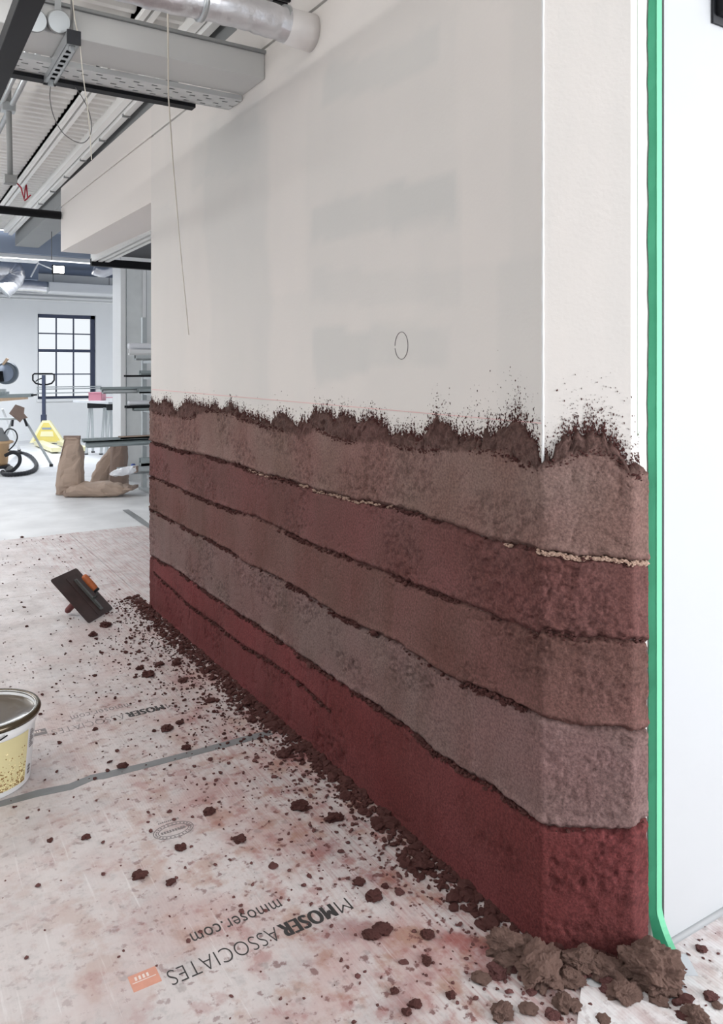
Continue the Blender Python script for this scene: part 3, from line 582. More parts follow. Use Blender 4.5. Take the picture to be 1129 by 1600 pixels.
LONE = [(374, 1311, 19, 'flat round dark clod alone right of the oval stamp'), (598, 1451, 27, 'biggest clay clod right of the printed lettering'), (579, 1461, 21, 'clay clod touching the biggest one beside the lettering'), (585, 1400, 24, 'angular clay clod above the end of the lettering'),
        (601, 1384, 11, 'narrow upright clay sliver beside the angular clod'), (561, 1378, 17, 'clod left of the angular clod and its upright sliver'), (468, 1259, 26, 'large dark clod midway along the red course, out from the wall'), (521, 1277, 22, 'broad clod one step right of the large dark midway clod'),
        (660, 1350, 30, 'dark clod leaning into the wall foot below the lap joint'), (594, 1290, 20, 'dark clod near the wall foot, before the leaning clod'), (667, 1459, 20, 'red-tinted clod at the left of the big floor stain'), (667, 1501, 17, 'near-black clod inside the big red floor stain'),
        (218, 1367, 20, 'loose dark clod left of the web address print'), (266, 1378, 13, 'small clod between left clod and web address print'), (283, 1324, 17, 'reddish smear-like clod just under the oval stamp'), (134, 1308, 13, 'squarish clod alone on the near sheet below the bucket tape'),
        (78, 1313, 9, 'thin dark flake left of the squarish clod'), (192, 1196, 15, 'oval clod touching the far side of the grey tape'), (260, 1138, 17, 'curled dark clod below the far faded lettering'), (291, 1168, 14, 'pointed clod just above the grey tape, nearest the wall'),
        (281, 1129, 11, 'smooth oval clod right of the curled clod'), (149, 1139, 8, 'squarish clod below the faded far lettering'), (231, 1053, 19, 'flat wide clod out on the floor below the trowel'), (218, 1044, 12, 'clod behind the flat wide clod below the trowel'),
        (250, 1037, 13, 'low clod midway between flat wide clod and wall'), (275, 1036, 14, 'upright dark clod close to the far wall foot'), (286, 1063, 13, 'knobbly clod near the far wall foot, below the upright one'), (389, 1097, 22, 'big dark clod pressed to the wall foot under the short lap joint'),
        (443, 1177, 22, 'big dark clod where the grey tape meets the clay'), (165, 976, 17, 'long clay slice lying before the tip of the trowel'), (146, 991, 14, 'crumbly clod just below the long clay slice at the trowel'), (328, 1095, 13, 'flat clod in the middle of the debris, above the tape'),
        (616, 1548, 12, 'small round clod below the lettering, on clean sheet'), (647, 1568, 17, 'two-lobed clod at the bottom of the stain'), (636, 1581, 15, 'pale clod left of the two-lobed clod'), (703, 1555, 15, 'clod right of the two-lobed clod towards the corner heap'), (326, 1268, 17, 'clod cluster piece above the stamp, toward the wall')]
for px, py, wp, lb in LONE: clod(px, py, wp, lb, 'larger single clods on the floor', 'dark', .95); pts_used.append((px, py))
bc_ = camP((-27 - CX) / F * 2.625, 2.625, .0036)
# the countless rest: the 200 that show largest stand as things, the others stay loose crumbs
r = np.random.default_rng(21); n = 6700
yy = np.concatenate([r.uniform(-.15, YE + .22, 4600), r.uniform(-.8, 2.8, 1500), r.uniform(2.0, 5.6, 600)])
dd = np.concatenate([r.exponential(.085, 4600), r.exponential(.42, 1500), r.uniform(.05, 2.0, 600)])
foot = np.where(yy > 0, 0, np.where(yy > YP, -yy, .16))
xx = foot - dd - .012; sz = np.exp(r.normal(-5.6, .48, n)) * np.where(dd < .10, 1.45, 1.0)
sz = np.minimum(sz * np.where((dd < .06) & (yy < 1.6), 1.35, 1), .022); keep = (xx > -2.1) & (yy < 5.6) & ~((xx > -.02) & (yy > YP) & (xx > foot - .012)) & (r.uniform(0, 1, n) < np.maximum(np.interp(yy, [-.2, .7, 1.5], [.42, .5, 1.0]), (dd < .07) * .9)); keep &= (np.hypot(xx - bc_.x, yy - bc_.y) > .17)
xx, yy, sz, foot_ = xx[keep], yy[keep], sz[keep], np.concatenate([dd[keep], np.full(90, 1.0)])
x2 = r.uniform(.02, .9, 90); y2 = YP - .03 - r.exponential(.22, 90); s2 = np.exp(r.normal(-6.0, .45, 90)); xx = np.concatenate([xx, x2]); yy = np.concatenate([yy, y2]); sz = np.concatenate([sz, s2])
px, py, dep = proj(xx, yy, np.zeros_like(xx)); inv = (px > 2) & (px < 1127) & (py < 1598) & (dep > .5); app = np.where(inv, sz / np.maximum(dep, .3), 0)
order = np.argsort(-app); NI = 200
for i in order[:NI]:
    me = (SML if yy[i] > 1.3 or foot_[i] < .10 else SMLP)[rc.randrange(8)]; o = bpy.data.objects.new('clay_crumb', me); C.objects.link(o)
    o.location = (xx[i], yy[i], .0036); o.rotation_euler = (0, 0, rc.uniform(0, 6.28)); s = sz[i] * 1.1; o.scale = (s, s, s * rc.uniform(.7, 1.2))
    if yy[i] < YP: zb_ = ('on the red-stained sheet in front of the heap at the wall end', 'small crumbs before the wall-end heap') if xx[i] < .2 else ('on the clean sheet before the white panel', 'small crumbs before the white panel')
    elif yy[i] < .75: zb_ = (('beside the large printed lettering', 'small crumbs by the large lettering') if xx[i] < -.30 else ('between the lettering and the near wall foot', 'small crumbs at the near wall foot'))
    elif yy[i] < YT: zb_ = (('around the oval stamp, near side of the grey tape', 'small crumbs around the oval stamp') if xx[i] < -.30 else ('along the wall foot, just near side of the grey tape', 'small crumbs at the wall foot before the tape'))
    elif yy[i] < 2.2: zb_ = (('around the faded far lettering', 'small crumbs around the faded lettering') if xx[i] < -.30 else ('along the wall foot, just beyond the grey tape', 'small crumbs at the wall foot beyond the tape'))
    else: zb_ = ('between the trowel and the far wall foot', 'small crumbs near the trowel')
    tag(o, 'small clay crumb ' + zb_[0], 'clay crumb', zb_[1])
for far, lb in ((True, 'fine dark clay crumbs scattered thickly along the foot of the wall'), (False, 'fine red-brown clay crumbs sprinkled over the nearest sheets')):
    rest = np.array([i for i in order[NI:] if (yy[i] > 1.3 or foot_[i] < .10) == far]); S = sz[rest]; V, Fc = scatter(np.stack([xx[rest], yy[rest], .0036 + S * .35], 1), np.stack([S * 1.15, S * .85, S * .55], 1), ICO_V, ICO_F, 9 + far)
    o = link(bpy.data.objects.new('clay_crumbs', npmesh('clay_crumbs', V, Fc, Dark if far else Clod, smooth=False))); o['kind'] = 'stuff'; tag(o, lb, 'clay crumbs')

# ------------------------------------------------------------------ hawk and trowel
Dq = onZ(138, 975, .006); Cq = onZ(176, 952, .006); e1 = (Cq - Dq); L1 = e1.length; e1.normalize()
hz = Vector((-e1.y, e1.x, 0));  hz = hz if hz.dot(Vector((-1, 0, 0))) > 0 else -hz
ph = math.radians(44); e2 = hz * math.cos(ph) + Vector((0, 0, 1)) * math.sin(ph); nu = e2.cross(e1); nu = nu if nu.z > 0 else -nu
L2 = .325; M3 = Matrix((e1, e2, nu)).transposed()
base = Dq + nu * .002
def pl(a, b, c): return base + e1 * a + e2 * b + nu * c
def rrect(mb, a0, a1, b0, b1, c0, c1, rad=.015):
    poly = []
    for cx_, cy_, t0 in ((a1 - rad, b1 - rad, 0), (a0 + rad, b1 - rad, 90), (a0 + rad, b0 + rad, 180), (a1 - rad, b0 + rad, 270)):
        for k in range(5): t = math.radians(t0 + k * 22.5); poly.append((cx_ + rad * math.cos(t), cy_ + rad * math.sin(t)))
    n = len(poly); mb.add([pl(a, b, c0) for a, b in poly] + [pl(a, b, c1) for a, b in poly], [tuple(range(n - 1, -1, -1)), tuple(range(n, 2 * n))] + [(i, (i + 1) % n, n + (i + 1) % n, n + i) for i in range(n)])
hk = empty('plasterers_hawk', Dq, 'square dark clay-stained hawk board propped on its handle on the floor', 'hawk')
mb = MB(); rrect(mb, 0, L1, 0, L2, 0, .004); mb.build('plate', SteelD, hk)
hl = (pl(0, L2 / 2, 0).z - .02) / nu.z
mb = MB(); mb.tube([pl(L1 / 2, L2 / 2, c) for c in (0, -.02, -hl * .6, -hl + .012, -hl)], [.014, .017, .019, .018, .012], 14); mb.build('handle', ClayGrip, hk, True)
mb = MB(); mb.tube([pl(L1 / 2, L2 / 2, 0), pl(L1 / 2, L2 / 2, -.006)], .028, 16); mb.build('handle_collar', SteelD, hk)
tw = empty('plastering_trowel', pl(L1 * .6, .1, .005), 'steel plastering trowel with orange grip lying on the propped hawk', 'trowel')
mb = MB(); rrect(mb, L1 * .42, L1 * .42 + .115, .012, .292, .0045, .0062, .008); mb.build('blade', SteelD, tw)
ac = L1 * .42 + .0575
mb = MB(); mb.bar(pl(ac, .03, .009), pl(ac, .262, .009), .030, .006, nu); mb.bar(pl(ac, .045, .014), pl(ac, .255, .014), .016, .006, nu); mb.build('mounting_bar', SteelT, tw, bevel=.002)
mb = MB(); mb.tube([pl(ac, .11, .015), pl(ac, .105, .035), pl(ac, .115, .055), pl(ac, .135, .062)], .006, 10); mb.build('tang', SteelT, tw, True)
mb = MB(); mb.tube([pl(ac, b, .063) for b in (.130, .135, .150, .185, .225, .238, .243)], [.011, .016, .018, .0185, .018, .016, .008], 16); mb.build('handle', OrangeW, tw, True)['label'] = 'orange grip'
mb = MB(); mb.tube([pl(ac, .122, .063), pl(ac, .134, .063)], .0165, 14); mb.build('ferrule', BlackR, tw, True)

# ------------------------------------------------------------------ bucket at the left edge
bc = camP((-27 - CX) / F * 2.625, 2.625, .0036); R1, R0, HB = .178, .148, .245
bk_ = empty('plaster_bucket', bc, 'white plastic bucket with gold glitter label, cut by the left edge', 'bucket')
rr_ = lambda z: R0 + (R1 - .008 - R0) * z / HB
MB().lathe([(.0, 0), (R0 - .006, 0), (R0, .006), (rr_(.20), .20), (rr_(.205) + .004, .205), (rr_(.222) + .004, .222), (rr_(.225), .225), (R1 - .008, HB), (R1 - .014, HB), (R1 - .018, .22), (R1 - .022, .19)], bc, 56).build('body', White, bk_, True)
MB().lathe([(R1 - .014, HB - .016), (R1 + .002, HB - .018), (R1 + .005, HB - .008), (R1, HB + .002), (R1 - .008, HB + .003), (R1 - .015, HB - .002), (R1 - .014, HB - .016)], bc, 56).build('rim', Bronze, bk_, True)
MB().lathe([(.0, .226), (.09, .2265), (R1 - .024, .228), (R1 - .0165, .231)], bc, 48).build('contents', Brine, bk_, True)['label'] = 'glossy brown contents'
lb_ = MB(); t0 = math.atan2(CAM.y - bc.y, CAM.x - bc.x)
def band(mb, a0, a1, z0, z1, dr=.0012, n=24):
    vs = []; fs = []
    for i in range(n + 1):
        t = t0 + a0 + (a1 - a0) * i / n
        for z in (z0, z1): vs.append((bc.x + (rr_(z) + dr) * math.cos(t), bc.y + (rr_(z) + dr) * math.sin(t), bc.z + z))
    for i in range(n): fs.append((2 * i, 2 * i + 2, 2 * i + 3, 2 * i + 1))
    mb.add(vs, fs)
band(lb_, -1.0, .98, .022, .192); lb_.build('label', Gold, bk_, True)['label'] = 'pale gold picture label'
gl = np.random.default_rng(2); Pg = []; n = 900; t = t0 + gl.uniform(-.95, .94, n); z = .024 + np.minimum(gl.exponential(.028, n), .12)
Pg = np.stack([bc.x + (R0 + (R1 - .008 - R0) * z / HB + .0014) * np.cos(t), bc.y + (R0 + (R1 - .008 - R0) * z / HB + .0014) * np.sin(t), bc.z + z], 1); Sg = gl.uniform(.0012, .0034, n)
V, Fc = scatter(Pg, np.stack([Sg, Sg, Sg], 1), OCT_V, OCT_F, 2)
g2 = gl.uniform(0, 1, n) > .55
for k, (sel, mm) in enumerate(((g2, mat('glitter_pale', (240, 226, 180), .3, var=.1)), (~g2, mat('glitter_brown', (140, 104, 56), .35, var=.3)))):
    V, Fc = scatter(Pg[sel], np.stack([Sg[sel]] * 3, 1), OCT_V, OCT_F, 2 + k); me = npmesh('glitter', V - np.array(bc), Fc, mm, smooth=False); o = bpy.data.objects.new('glitter', me); C.objects.link(o); o.parent = bk_; o['_o'] = list(bc); o['kind'] = 'stuff'; o['label'] = 'printed gold glitter'
tx = MB()
for k in range(9): band(tx, 1.06, 1.16 + .06 * (k % 3), .180 - k * .007, .1835 - k * .007, .0014, 4)
for k in range(3): band(tx, 1.08, 1.2, .055 - k * .011, .062 - k * .011, .0014, 4)
tx.build('small_print', InkG, bk_); band(tx2 := MB(), .1, .32, .178, .190, .0014, 6)
hd = []
for i in range(21):
    t = t0 - 1.9 + i / 20 * 2.3; rr2 = R1 + .006; hd.append((bc.x + rr2 * math.cos(t), bc.y + rr2 * math.sin(t), bc.z + .218 - .05 * math.sin(i / 20 * math.pi)))
MB().tube(hd, .0025, 8).build('wire_handle', BlackM, bk_, True)

# ------------------------------------------------------------------ ceiling: corrugated deck, trims, services
ce = struct(MB().bx(-6, 6, -2.5, 8.9, 3.16, 3.22).build('ceiling', DeckM)); ce['label'] = 'white corrugated deck ceiling with long trims'
for x0, x1 in ((-3.5, -2.832), (-2.828, -2.152), (-2.148, -1.492), (-1.488, -.942), (-.938, -.302), (-.298, .03)):
    vs = []; fs = []; ys = []; y = 1.9
    while y < 8.8:
        ys += [(y, 3.12), (y + .02, 3.10), (y + .055, 3.10), (y + .075, 3.12)]; y += .10
    for yv, zv in ys: vs += [(x0, yv, zv), (x1, yv, zv)]
    for i in range(len(ys) - 1): fs.append((2 * i, 2 * i + 1, 2 * i + 3, 2 * i + 2))
    p = MB(); p.add(vs, fs); o = p.build('deck_panel', DeckM, ce); md = o.modifiers.new('t', 'SOLIDIFY'); md.thickness = .002
    vs = []; fs = []; ys = []; y = -2.4                                   # near bay, lower deck
    while y < 1.86:
        ys += [(y, 3.06), (y + .02, 3.04), (y + .055, 3.04), (y + .075, 3.06)]; y += .10
    for yv, zv in ys: vs += [(x0, yv, zv), (x1, yv, zv)]
    for i in range(len(ys) - 1): fs.append((2 * i, 2 * i + 1, 2 * i + 3, 2 * i + 2))
    p = MB(); p.add(vs, fs); o = p.build('deck_panel', DeckM, ce); md = o.modifiers.new('t', 'SOLIDIFY'); md.thickness = .002
for xc in (-2.83, -2.15, -1.49, -.94, -.30):
    t = MB(); t.bx(xc - .035, xc - .008, -2.4, 8.85, 3.045, 3.12); t.bx(xc + .008, xc + .035, -2.4, 8.85, 3.045, 3.12); t.bx(xc - .035, xc + .035, -2.4, 8.85, 3.07, 3.12); t.build('deck_trim', TrimM, ce)
t = MB(); t.bx(-.10, -.055, 1.9, 8.85, 3.045, 3.12); t.bx(-.045, -.005, 1.9, 8.85, 3.02, 3.12); t.build('edge_trim', TrimM, ce)['label'] = 'white stepped edge trim'
for k in range(9): MB().bx(-.05, -.002, 2.4 + k * .62, 2.42 + k * .62, 3.012, 3.03).build('trim_clip', GreyP, ce)
o = struct(MB().bx(-6, 6, 8.9, 15.3, 3.30, 3.36).build('ceiling_far', SlateB)); o['label'] = 'shaded ceiling zone over the far end of the room, painted dark blue-grey'  # shade under the far ceiling is put into its dark colour
# grey box duct over the near bay
bz0, bz1 = 2.612, 2.715; y0b = onX(414, 130).y; y1b = onX(380, 153).y
bd = empty('box_duct', (-1.5, (y0b + y1b) / 2, bz0), 'grey rectangular box duct spanning from the white wall', 'duct')
MB().bx(-3.2, -.001, y0b, y1b, bz0, bz1).build('casing', GreyBox, bd, bevel=.003)
MB().bx(-3.2, -.001, y0b - .012, y0b + .02, bz1, bz1 + .012).build('top_flange', GreyP, bd)
def slotted(name, xa, xb, yc, wd, z, label, grp):
    o = empty(name, ((xa + xb) / 2, yc, z), label, 'cable tray', grp); mb = MB(); t = .0025
    for s in (-1, 1): mb.bx(xa, xb, yc + s * wd * .5 - .004, yc + s * wd * .5 + .004, z, z + .022)
    for ya, yb in ((-.5, -.30), (-.14, .14), (.30, .5)): mb.bx(xa, xb, yc + ya * wd, yc + yb * wd, z, z + t)
    x = xa
    while x < xb:
        mb.bx(x, min(x + .050, xb), yc - .30 * wd, yc - .14 * wd, z, z + t); mb.bx(x + .025, min(x + .075, xb), yc + .14 * wd, yc + .30 * wd, z, z + t); x += .075
    mb.build('slotted_base', mat('tray_zinc', (206, 208, 208), .5, .2), o); MB().bx(xa, xb, yc - wd * .44, yc + wd * .44, z + .012, z + .019).build('added_slot_backing', BlackM, o); return o  # black backing added behind the slots so they look dark
slotted('cable_tray', -3.0, -.004, y1b + .045, .07, bz0 - .022, 'slotted galvanised cable tray, the one tight against the grey box duct', 'slotted cable trays')
slotted('cable_tray', -3.0, -.004, y1b + .122, .07, bz0 - .020, 'slotted galvanised cable tray, the one beside the black strip', 'slotted cable trays')
tag(MB().bx(-3.0, -.16, y1b + .165, y1b + .215, bz0 - .035, bz0 - .010).build('black_strip', BlackM), 'long black strip along the outer cable tray, ending short of wall', 'strip')
# round junction boxes on the duct side
for (px_, py_), lb in (((90, 34), 'round grey junction box on a strap, the one beside the hanging strut'), ((53, 32), 'round grey junction box half hidden behind the black bar')):
    p = onY(px_, py_, y0b - .02); jb = empty('junction_box', p, lb, 'junction box', 'round junction boxes'); nn = Vector((.05, -1, -.35)).normalized()
    MB().tube([p + nn * -.012, p + nn * .02, p + nn * .024], [.040, .040, .036], 28).build('box', GreyP, jb)
    MB().tube([p + nn * .0245, p + nn * .027], .037, 28).build('lid', SteelL, jb)
    MB().bar(p + Vector((0, .004, .03)), p + Vector((.012, .0, .32)), .004, .022, (1, 0, 0)).build('strap', Galv, jb)
# perforated hanging strut with rods
sA = onZ(115, 68, 2.565); sB = onZ(77, 131, 2.565)
su = empty('hanging_strut', sA, 'perforated galvanised strut hanging below the box duct with black end caps', 'strut'); mb = MB(); xc = sA.x
hw = .021
for s in (-1, 1): mb.bx(xc + s * hw - .0015, xc + s * hw + .0015, sA.y, sB.y, 2.565, 2.606)
n = 9; stp = (sB.y - sA.y) / n
for s in (-1, 1): mb.bx(xc + s * .0155 - .0058, xc + s * .0155 + .0058, sA.y, sB.y, 2.565, 2.5675)
for k in range(n):
    ya = sA.y + k * stp; mb.bx(xc - .010, xc + .010, ya, ya + stp * .42, 2.565, 2.5675)
mb.build('channel', Galv, su)
for yv in (sA.y - .004, sB.y + .004): MB().bx(xc - .024, xc + .024, yv - .004, yv + .004, 2.560, 2.61).build('end_cap', BlackR, su)
MB().bx(xc - .019, xc + .019, sA.y + .02, sB.y - .02, 2.588, 2.592).build('inner_web', BlackM, su)
for yv in (sA.y + .03, sB.y - .03):
    MB().tube([(xc, yv, 2.55), (xc, yv, 3.1)], .005, 8).build('threaded_rod', WireM, su); MB().tube([(xc, yv, 2.548), (xc, yv, 2.564)], .012, 6).build('nut', Galv, su)
# black suspended bar at the top-left
q0 = onZ(52, 0, 2.42); bb = empty('lighting_bar', (q0.x, 1.6, 2.42), 'thick black suspended bar crossing the top-left corner', 'bar')
MB().bx(q0.x - .034, q0.x + .030, -.6, 4.2, 2.42, 2.47).build('rail', BlackM, bb, bevel=.003)
for yv in (0.2, 3.9): MB().tube([(q0.x, yv, 2.47), (q0.x, yv, 3.10)], .003, 6).build('suspension_rod', WireM, bb)
# silver flexible duct into the wall
p = onX(487, 52); fd = empty('flexible_duct', p, 'silver foil duct entering the white wall at the top', 'duct')
cl = [(0.0 - .002, p.y, p.z), (-.06, p.y, p.z + .002), (-.13, p.y + .005, p.z + .008), (-.3, p.y + .01, p.z + .02), (-.6, p.y + .02, p.z + .015), (-1.0, p.y + .015, p.z + .02), (-1.6, p.y, p.z + .03), (-2.6, p.y, p.z + .02)]
pts = []
for i in range(len(cl) - 1):
    for k in range(8): pts.append(Vector(cl[i]).lerp(Vector(cl[i + 1]), k / 8))
pts.append(Vector(cl[-1]))
MB().tube(pts, [.060 + .0022 * math.sin(i * 2.6) + .001 * math.sin(i * 1.1) for i in range(len(pts))], 22).build('foil_sleeve', Foil, fd, True)
MB().tube([Vector((-.001, p.y, p.z)), Vector((-.03, p.y, p.z)), Vector((-.105, p.y + .002, p.z + .005))], [.068, .066, .064], 24).build('wall_collar', mat('foil_tape', (222, 218, 216), .5, .25, var=.06, bump=.3, bscale=30), fd, True)
for xk in (-.105, -.42, -.9): MB().tube([Vector((xk - .012, p.y + .012, p.z + .015)), Vector((xk + .004, p.y + .012, p.z + .015))], .0655, 22).build('band', Galv, fd, True)
p = onZ(455, 4, 2.86); vb = empty('ceiling_grille', p, 'small dark grille box cut by the top edge above the foil duct', 'grille')
MB().box(p, (.20, .12, .03)).build('frame', GreyP, vb)
for k in range(4): MB().box(p + Vector((0, -.04 + k * .027, -.018)), (.17, .012, .006)).build('louvre', BlackM, vb)
# conduit with drop rod and red wires
pa = onZ(18, 165, 3.0)
cn = empty('conduit', (pa.x, 4.0, 3.0), 'bright silver conduit run under the deck near the left edge', 'conduit'); MB().tube([(pa.x, 2.3, 3.0), (pa.x, 8.5, 3.0)], .016, 12).build('pipe', Galv, cn, True)
MB().tube([(pa.x - .05, 2.3, 3.01), (pa.x - .05, 8.5, 3.01)], .012, 12).build('pipe', Galv, cn, True)
for yv in (2.8, 3.9, 5.2, 6.6): MB().bx(pa.x - .08, pa.x + .03, yv, yv + .03, 3.02, 3.05).build('clamp', GreyP, cn)
p0 = onY(13, 168, 3.75); p1 = onY(16, 278, 3.75)
dr = empty('drop_rod', p0, 'grey drop rod with a square end box and red wires', 'rod'); MB().tube([p0 + Vector((0, 0, .12)), p1], .016, 12).build('rod', GreyP, dr, True)
MB().box(p0, (.075, .07, .055)).build('bracket', Galv, dr, bevel=.004); MB().box(p1 - Vector((0, 0, .012)), (.07, .07, .05)).build('end_box', GreyP, dr, bevel=.004)
rw = p1 + Vector((.03, 0, -.03)); MB().tube([rw + Vector(v) for v in ((0, 0, .01), (.03, 0, -.02), (.05, .01, -.09), (.055, .01, -.03), (.06, 0, .0), (.07, .01, -.08), (.05, 0, -.10), (.085, .0, -.06))], .0045, 6).build('wires', RedW, dr, True)['label'] = 'red wire tails'
# looped wire and thin string
def wire(pxs, Y, rad, name, m, lb, cat='wire'):
    P = [onY(a, b, Y) for a, b in pxs]; pts = []
    for i in range(len(P) - 1):
        p0_, p1_, p2_, p3_ = P[max(i - 1, 0)], P[i], P[i + 1], P[min(i + 2, len(P) - 1)]
        for k in range(6):
            t = k / 6; pts.append(.5 * ((2 * p1_) + (p2_ - p0_) * t + (2 * p0_ - 5 * p1_ + 4 * p2_ - p3_) * t * t + (3 * p1_ - p0_ - 3 * p2_ + p3_) * t ** 3))
    pts.append(P[-1]); return tag(MB().tube(pts, rad, 6).build(name, m, None, True), lb, cat)
wire([(79, 133), (78, 155), (84, 182), (97, 206), (115, 220), (130, 223), (140, 213), (143, 195), (138, 172), (127, 150), (109, 125)], sB.y + .02, .0018, 'wire_loop', WireM, 'thin grey wire loop hanging under the perforated strut')
wire([(113, -5), (117, 30), (124, 65), (130, 120), (138, 180), (143, 250)], sA.y + .02, .0018, 'hanging_string', CordM, 'thin string hanging past the perforated strut', 'string')
pe = onX(295, 523, -.004); pt_ = onX(262, -6, -.55); pm = onX(263, 150, -.33)
mb = MB(); mb.tube([pt_ + (pt_ - pm) * .4, pt_, pm, onX(270, 250, -.2), onX(281, 380, -.09), pe], [.0035, .0035, .003, .0027, .0022, .0018], 8); tag(mb.build('plumb_cord', CordM, None, True), 'pale cord hanging down from above, its tail touching the white wall', 'cord')

# ------------------------------------------------------------------ far end of the room
YK = 15.1
w0 = onY(59, 490, YK); w1 = onY(150, 622, YK); wx0, wx1, wz0, wz1 = w0.x, w1.x, w1.z, w0.z
bw = MB(); bw.bx(-7, wx0, YK, YK + .25, 0, 3.4); bw.bx(wx1, 6, YK, YK + .25, 0, 3.4); bw.bx(wx0, wx1, YK, YK + .25, 0, wz0); bw.bx(wx0, wx1, YK, YK + .25, wz1, 3.4)
BW = struct(bw.build('wall_back', White)); BW['label'] = 'white back wall with the sash window'
o = struct(MB().bx(-7, 6, YK - .03, YK, 0, .14).build('baseboard_back', White)); o['label'] = 'white skirting along the back wall'
wn = struct(empty('window_1', (wx0, YK, wz0))); wn['label'] = 'black framed sash window with grid of panes in the back wall'
fr = MB(); fw = .07; yf0, yf1 = YK + .10, YK + .17
fr.bx(wx0, wx0 + fw * .5, yf0, yf1, wz0, wz1); fr.bx(wx1 - fw * 1.2, wx1, yf0, yf1, wz0, wz1); fr.bx(wx0, wx1, yf0, yf1, wz1 - fw, wz1); fr.bx(wx0, wx1, yf0, yf1, wz0, wz0 + .05)
zm = onY(100, 548, YK + .1).z; fr.bx(wx0, wx1, yf0 - .02, yf1, zm - .03, zm + .03); fr.build('window_frame', Navy, wn)
gx0, gx1 = wx0 + fw * .5, wx1 - fw * 1.2
for (za, zb, rows) in ((zm + .03, wz1 - fw, 2), (wz0 + .05, zm - .03, 2)):
    for i in (1, 2): xx_ = gx0 + (gx1 - gx0) * i / 3; MB().bx(xx_ - .012, xx_ + .012, yf0 + .015, yf1 - .015, za, zb).build('glazing_bar', Navy, wn)
    zz_ = (za + zb) / 2; MB().bx(gx0, gx1, yf0 + .017, yf1 - .017, zz_ - .012, zz_ + .012).build('glazing_bar', Navy, wn)
    for i in range(3):
        for j in range(rows):
            a0 = gx0 + (gx1 - gx0) * i / 3; b0 = za + (zb - za) * j / rows
            MB().bx(a0 + .012, a0 + (gx1 - gx0) / 3 - .012, yf0 + .033, yf0 + .037, b0 + .012, b0 + (zb - za) / rows - .012).build('pane', Glass, wn)
MB().bx(wx0 - .02, wx1 + .04, YK - .05, YK + .1, wz0 - .05, wz0).build('window_sill', White, wn)
gr_ = MB()
for zz_ in (wz0 + .12, wz0 + .20, wz0 + .24): gr_.tube([(wx0 - .02, YK - .02, zz_), (wx1 + .1, YK - .02, zz_)], .012, 8)
gr_.build('guard_rail', SteelL, wn)['label'] = 'low guard rails across the sill'
# left wall with tall openings to daylight (outside the frame)
lw = MB()
ys_ = [(-4.5, 3.6), (5.6, 6.2), (8.2, 8.8), (10.8, 11.4), (13.4, 15.3)]
for a, b in ys_: lw.bx(-7.1, -6.9, a, b, 0, 3.4)
struct(MB().bx(-7, .6, -4.6, -4.4, 0, 3.2).build('added_wall_rear', White))['label'] = 'unseen white rear wall added behind the viewpoint, open towards the daylight on the right'  # unseen wall, added to hold sky light off the long wall
lw.bx(-7.1, -6.9, -4.5, 15.3, 2.7, 3.4); lw.bx(-7.1, -6.9, -4.5, 15.3, 0, .8); o = struct(lw.build('wall_left', White)); o['label'] = 'white left wall with tall window openings'
# pillar
cp = onZ(187, 751); px1 = cp.x; pl_ = struct(MB().bx(px1, px1 + 1.5, cp.y, cp.y + .35, 0, 3.1).build('wall_nib', White)); pl_['label'] = 'white boxed pillar behind the shelving'
xa = onY(197, 600, cp.y).x; xb = onY(222, 600, cp.y).x; xd = onY(229, 600, cp.y).x
MB().bx(px1, xa - .02, cp.y - .05, cp.y, 0, 2.9).build('casing', White, pl_); MB().bx(xa, xb, cp.y - .02, cp.y, .1, 2.75).build('grey_panel', mat('pillar_grey', (216, 219, 220), .6), pl_); MB().bx(xb, xb + .04, cp.y - .035, cp.y, .1, 2.75).build('batten', White, pl_)
MB().bx(xb + .05, xd, cp.y - .02, cp.y, .1, 2.75).build('grey_panel', White, pl_); MB().bx(px1, px1 + 1.4, cp.y - .055, cp.y - .001, 2.76, 2.86).build('head_casing', White, pl_)
# cornice ducting along the back wall and the far beam
Yb = 9.0; za = onY(40, 396, Yb).z; zb = onY(40, 361, Yb).z
o = struct(MB().bx(-6, 4, Yb, Yb + .25, za, max(zb, za + .2)).build('beam_far', SlateL)); o['label'] = 'blue-grey steel beam crossing the far room'
tl = empty('strip_light', (-2, Yb, zb), 'long white strip light along the top of the far beam', 'light'); MB().bx(-6, .2, Yb - .06, Yb - .005, zb - .015, zb + .03).build('housing', White, tl); MB().bx(-6, .2, Yb - .055, Yb - .012, zb - .022, zb - .016).build('tube', TubeM, tl)
tl = empty('strip_light', (-2, Yb, za), 'white strip light under the far beam, beside the bulkhead', 'light'); MB().bx(-3.0, 2.0, Yb + .08, Yb + .16, za - .05, za - .002).build('housing', White, tl); MB().bx(-3, 2, Yb + .09, Yb + .15, za - .056, za - .0505).build('tube', TubeM, tl)
Yc = 14.2
def box_px(name, x0, y0, x1, y1, Y, dep, m, lb, cat, grp=None):
    a = onY(x0, y1, Y); b = onY(x1, y0, Y); o = empty(name, ((a.x + b.x) / 2, Y, a.z), lb, cat, grp); MB().bx(a.x, b.x, Y, Y + dep, a.z, b.z).build('casing', m, o, bevel=.01)
    for xx_ in (a.x + .1, b.x - .1): MB().tube([(xx_, Y + dep / 2, b.z - .01), (xx_, Y + dep / 2, 3.31)], .006, 6).build('hanger', WireM, o)
    return o
a = onY(-40, 470, YK - .4); b = onY(260, 448, YK - .4)
o = struct(MB().bx(a.x, b.x + 1.5, YK - .30, YK, onY(100, 464, YK - .3).z, onY(100, 447, YK - .3).z).build('trim_cornice', White)); o['label'] = 'white boxed cornice along the top of the back wall'
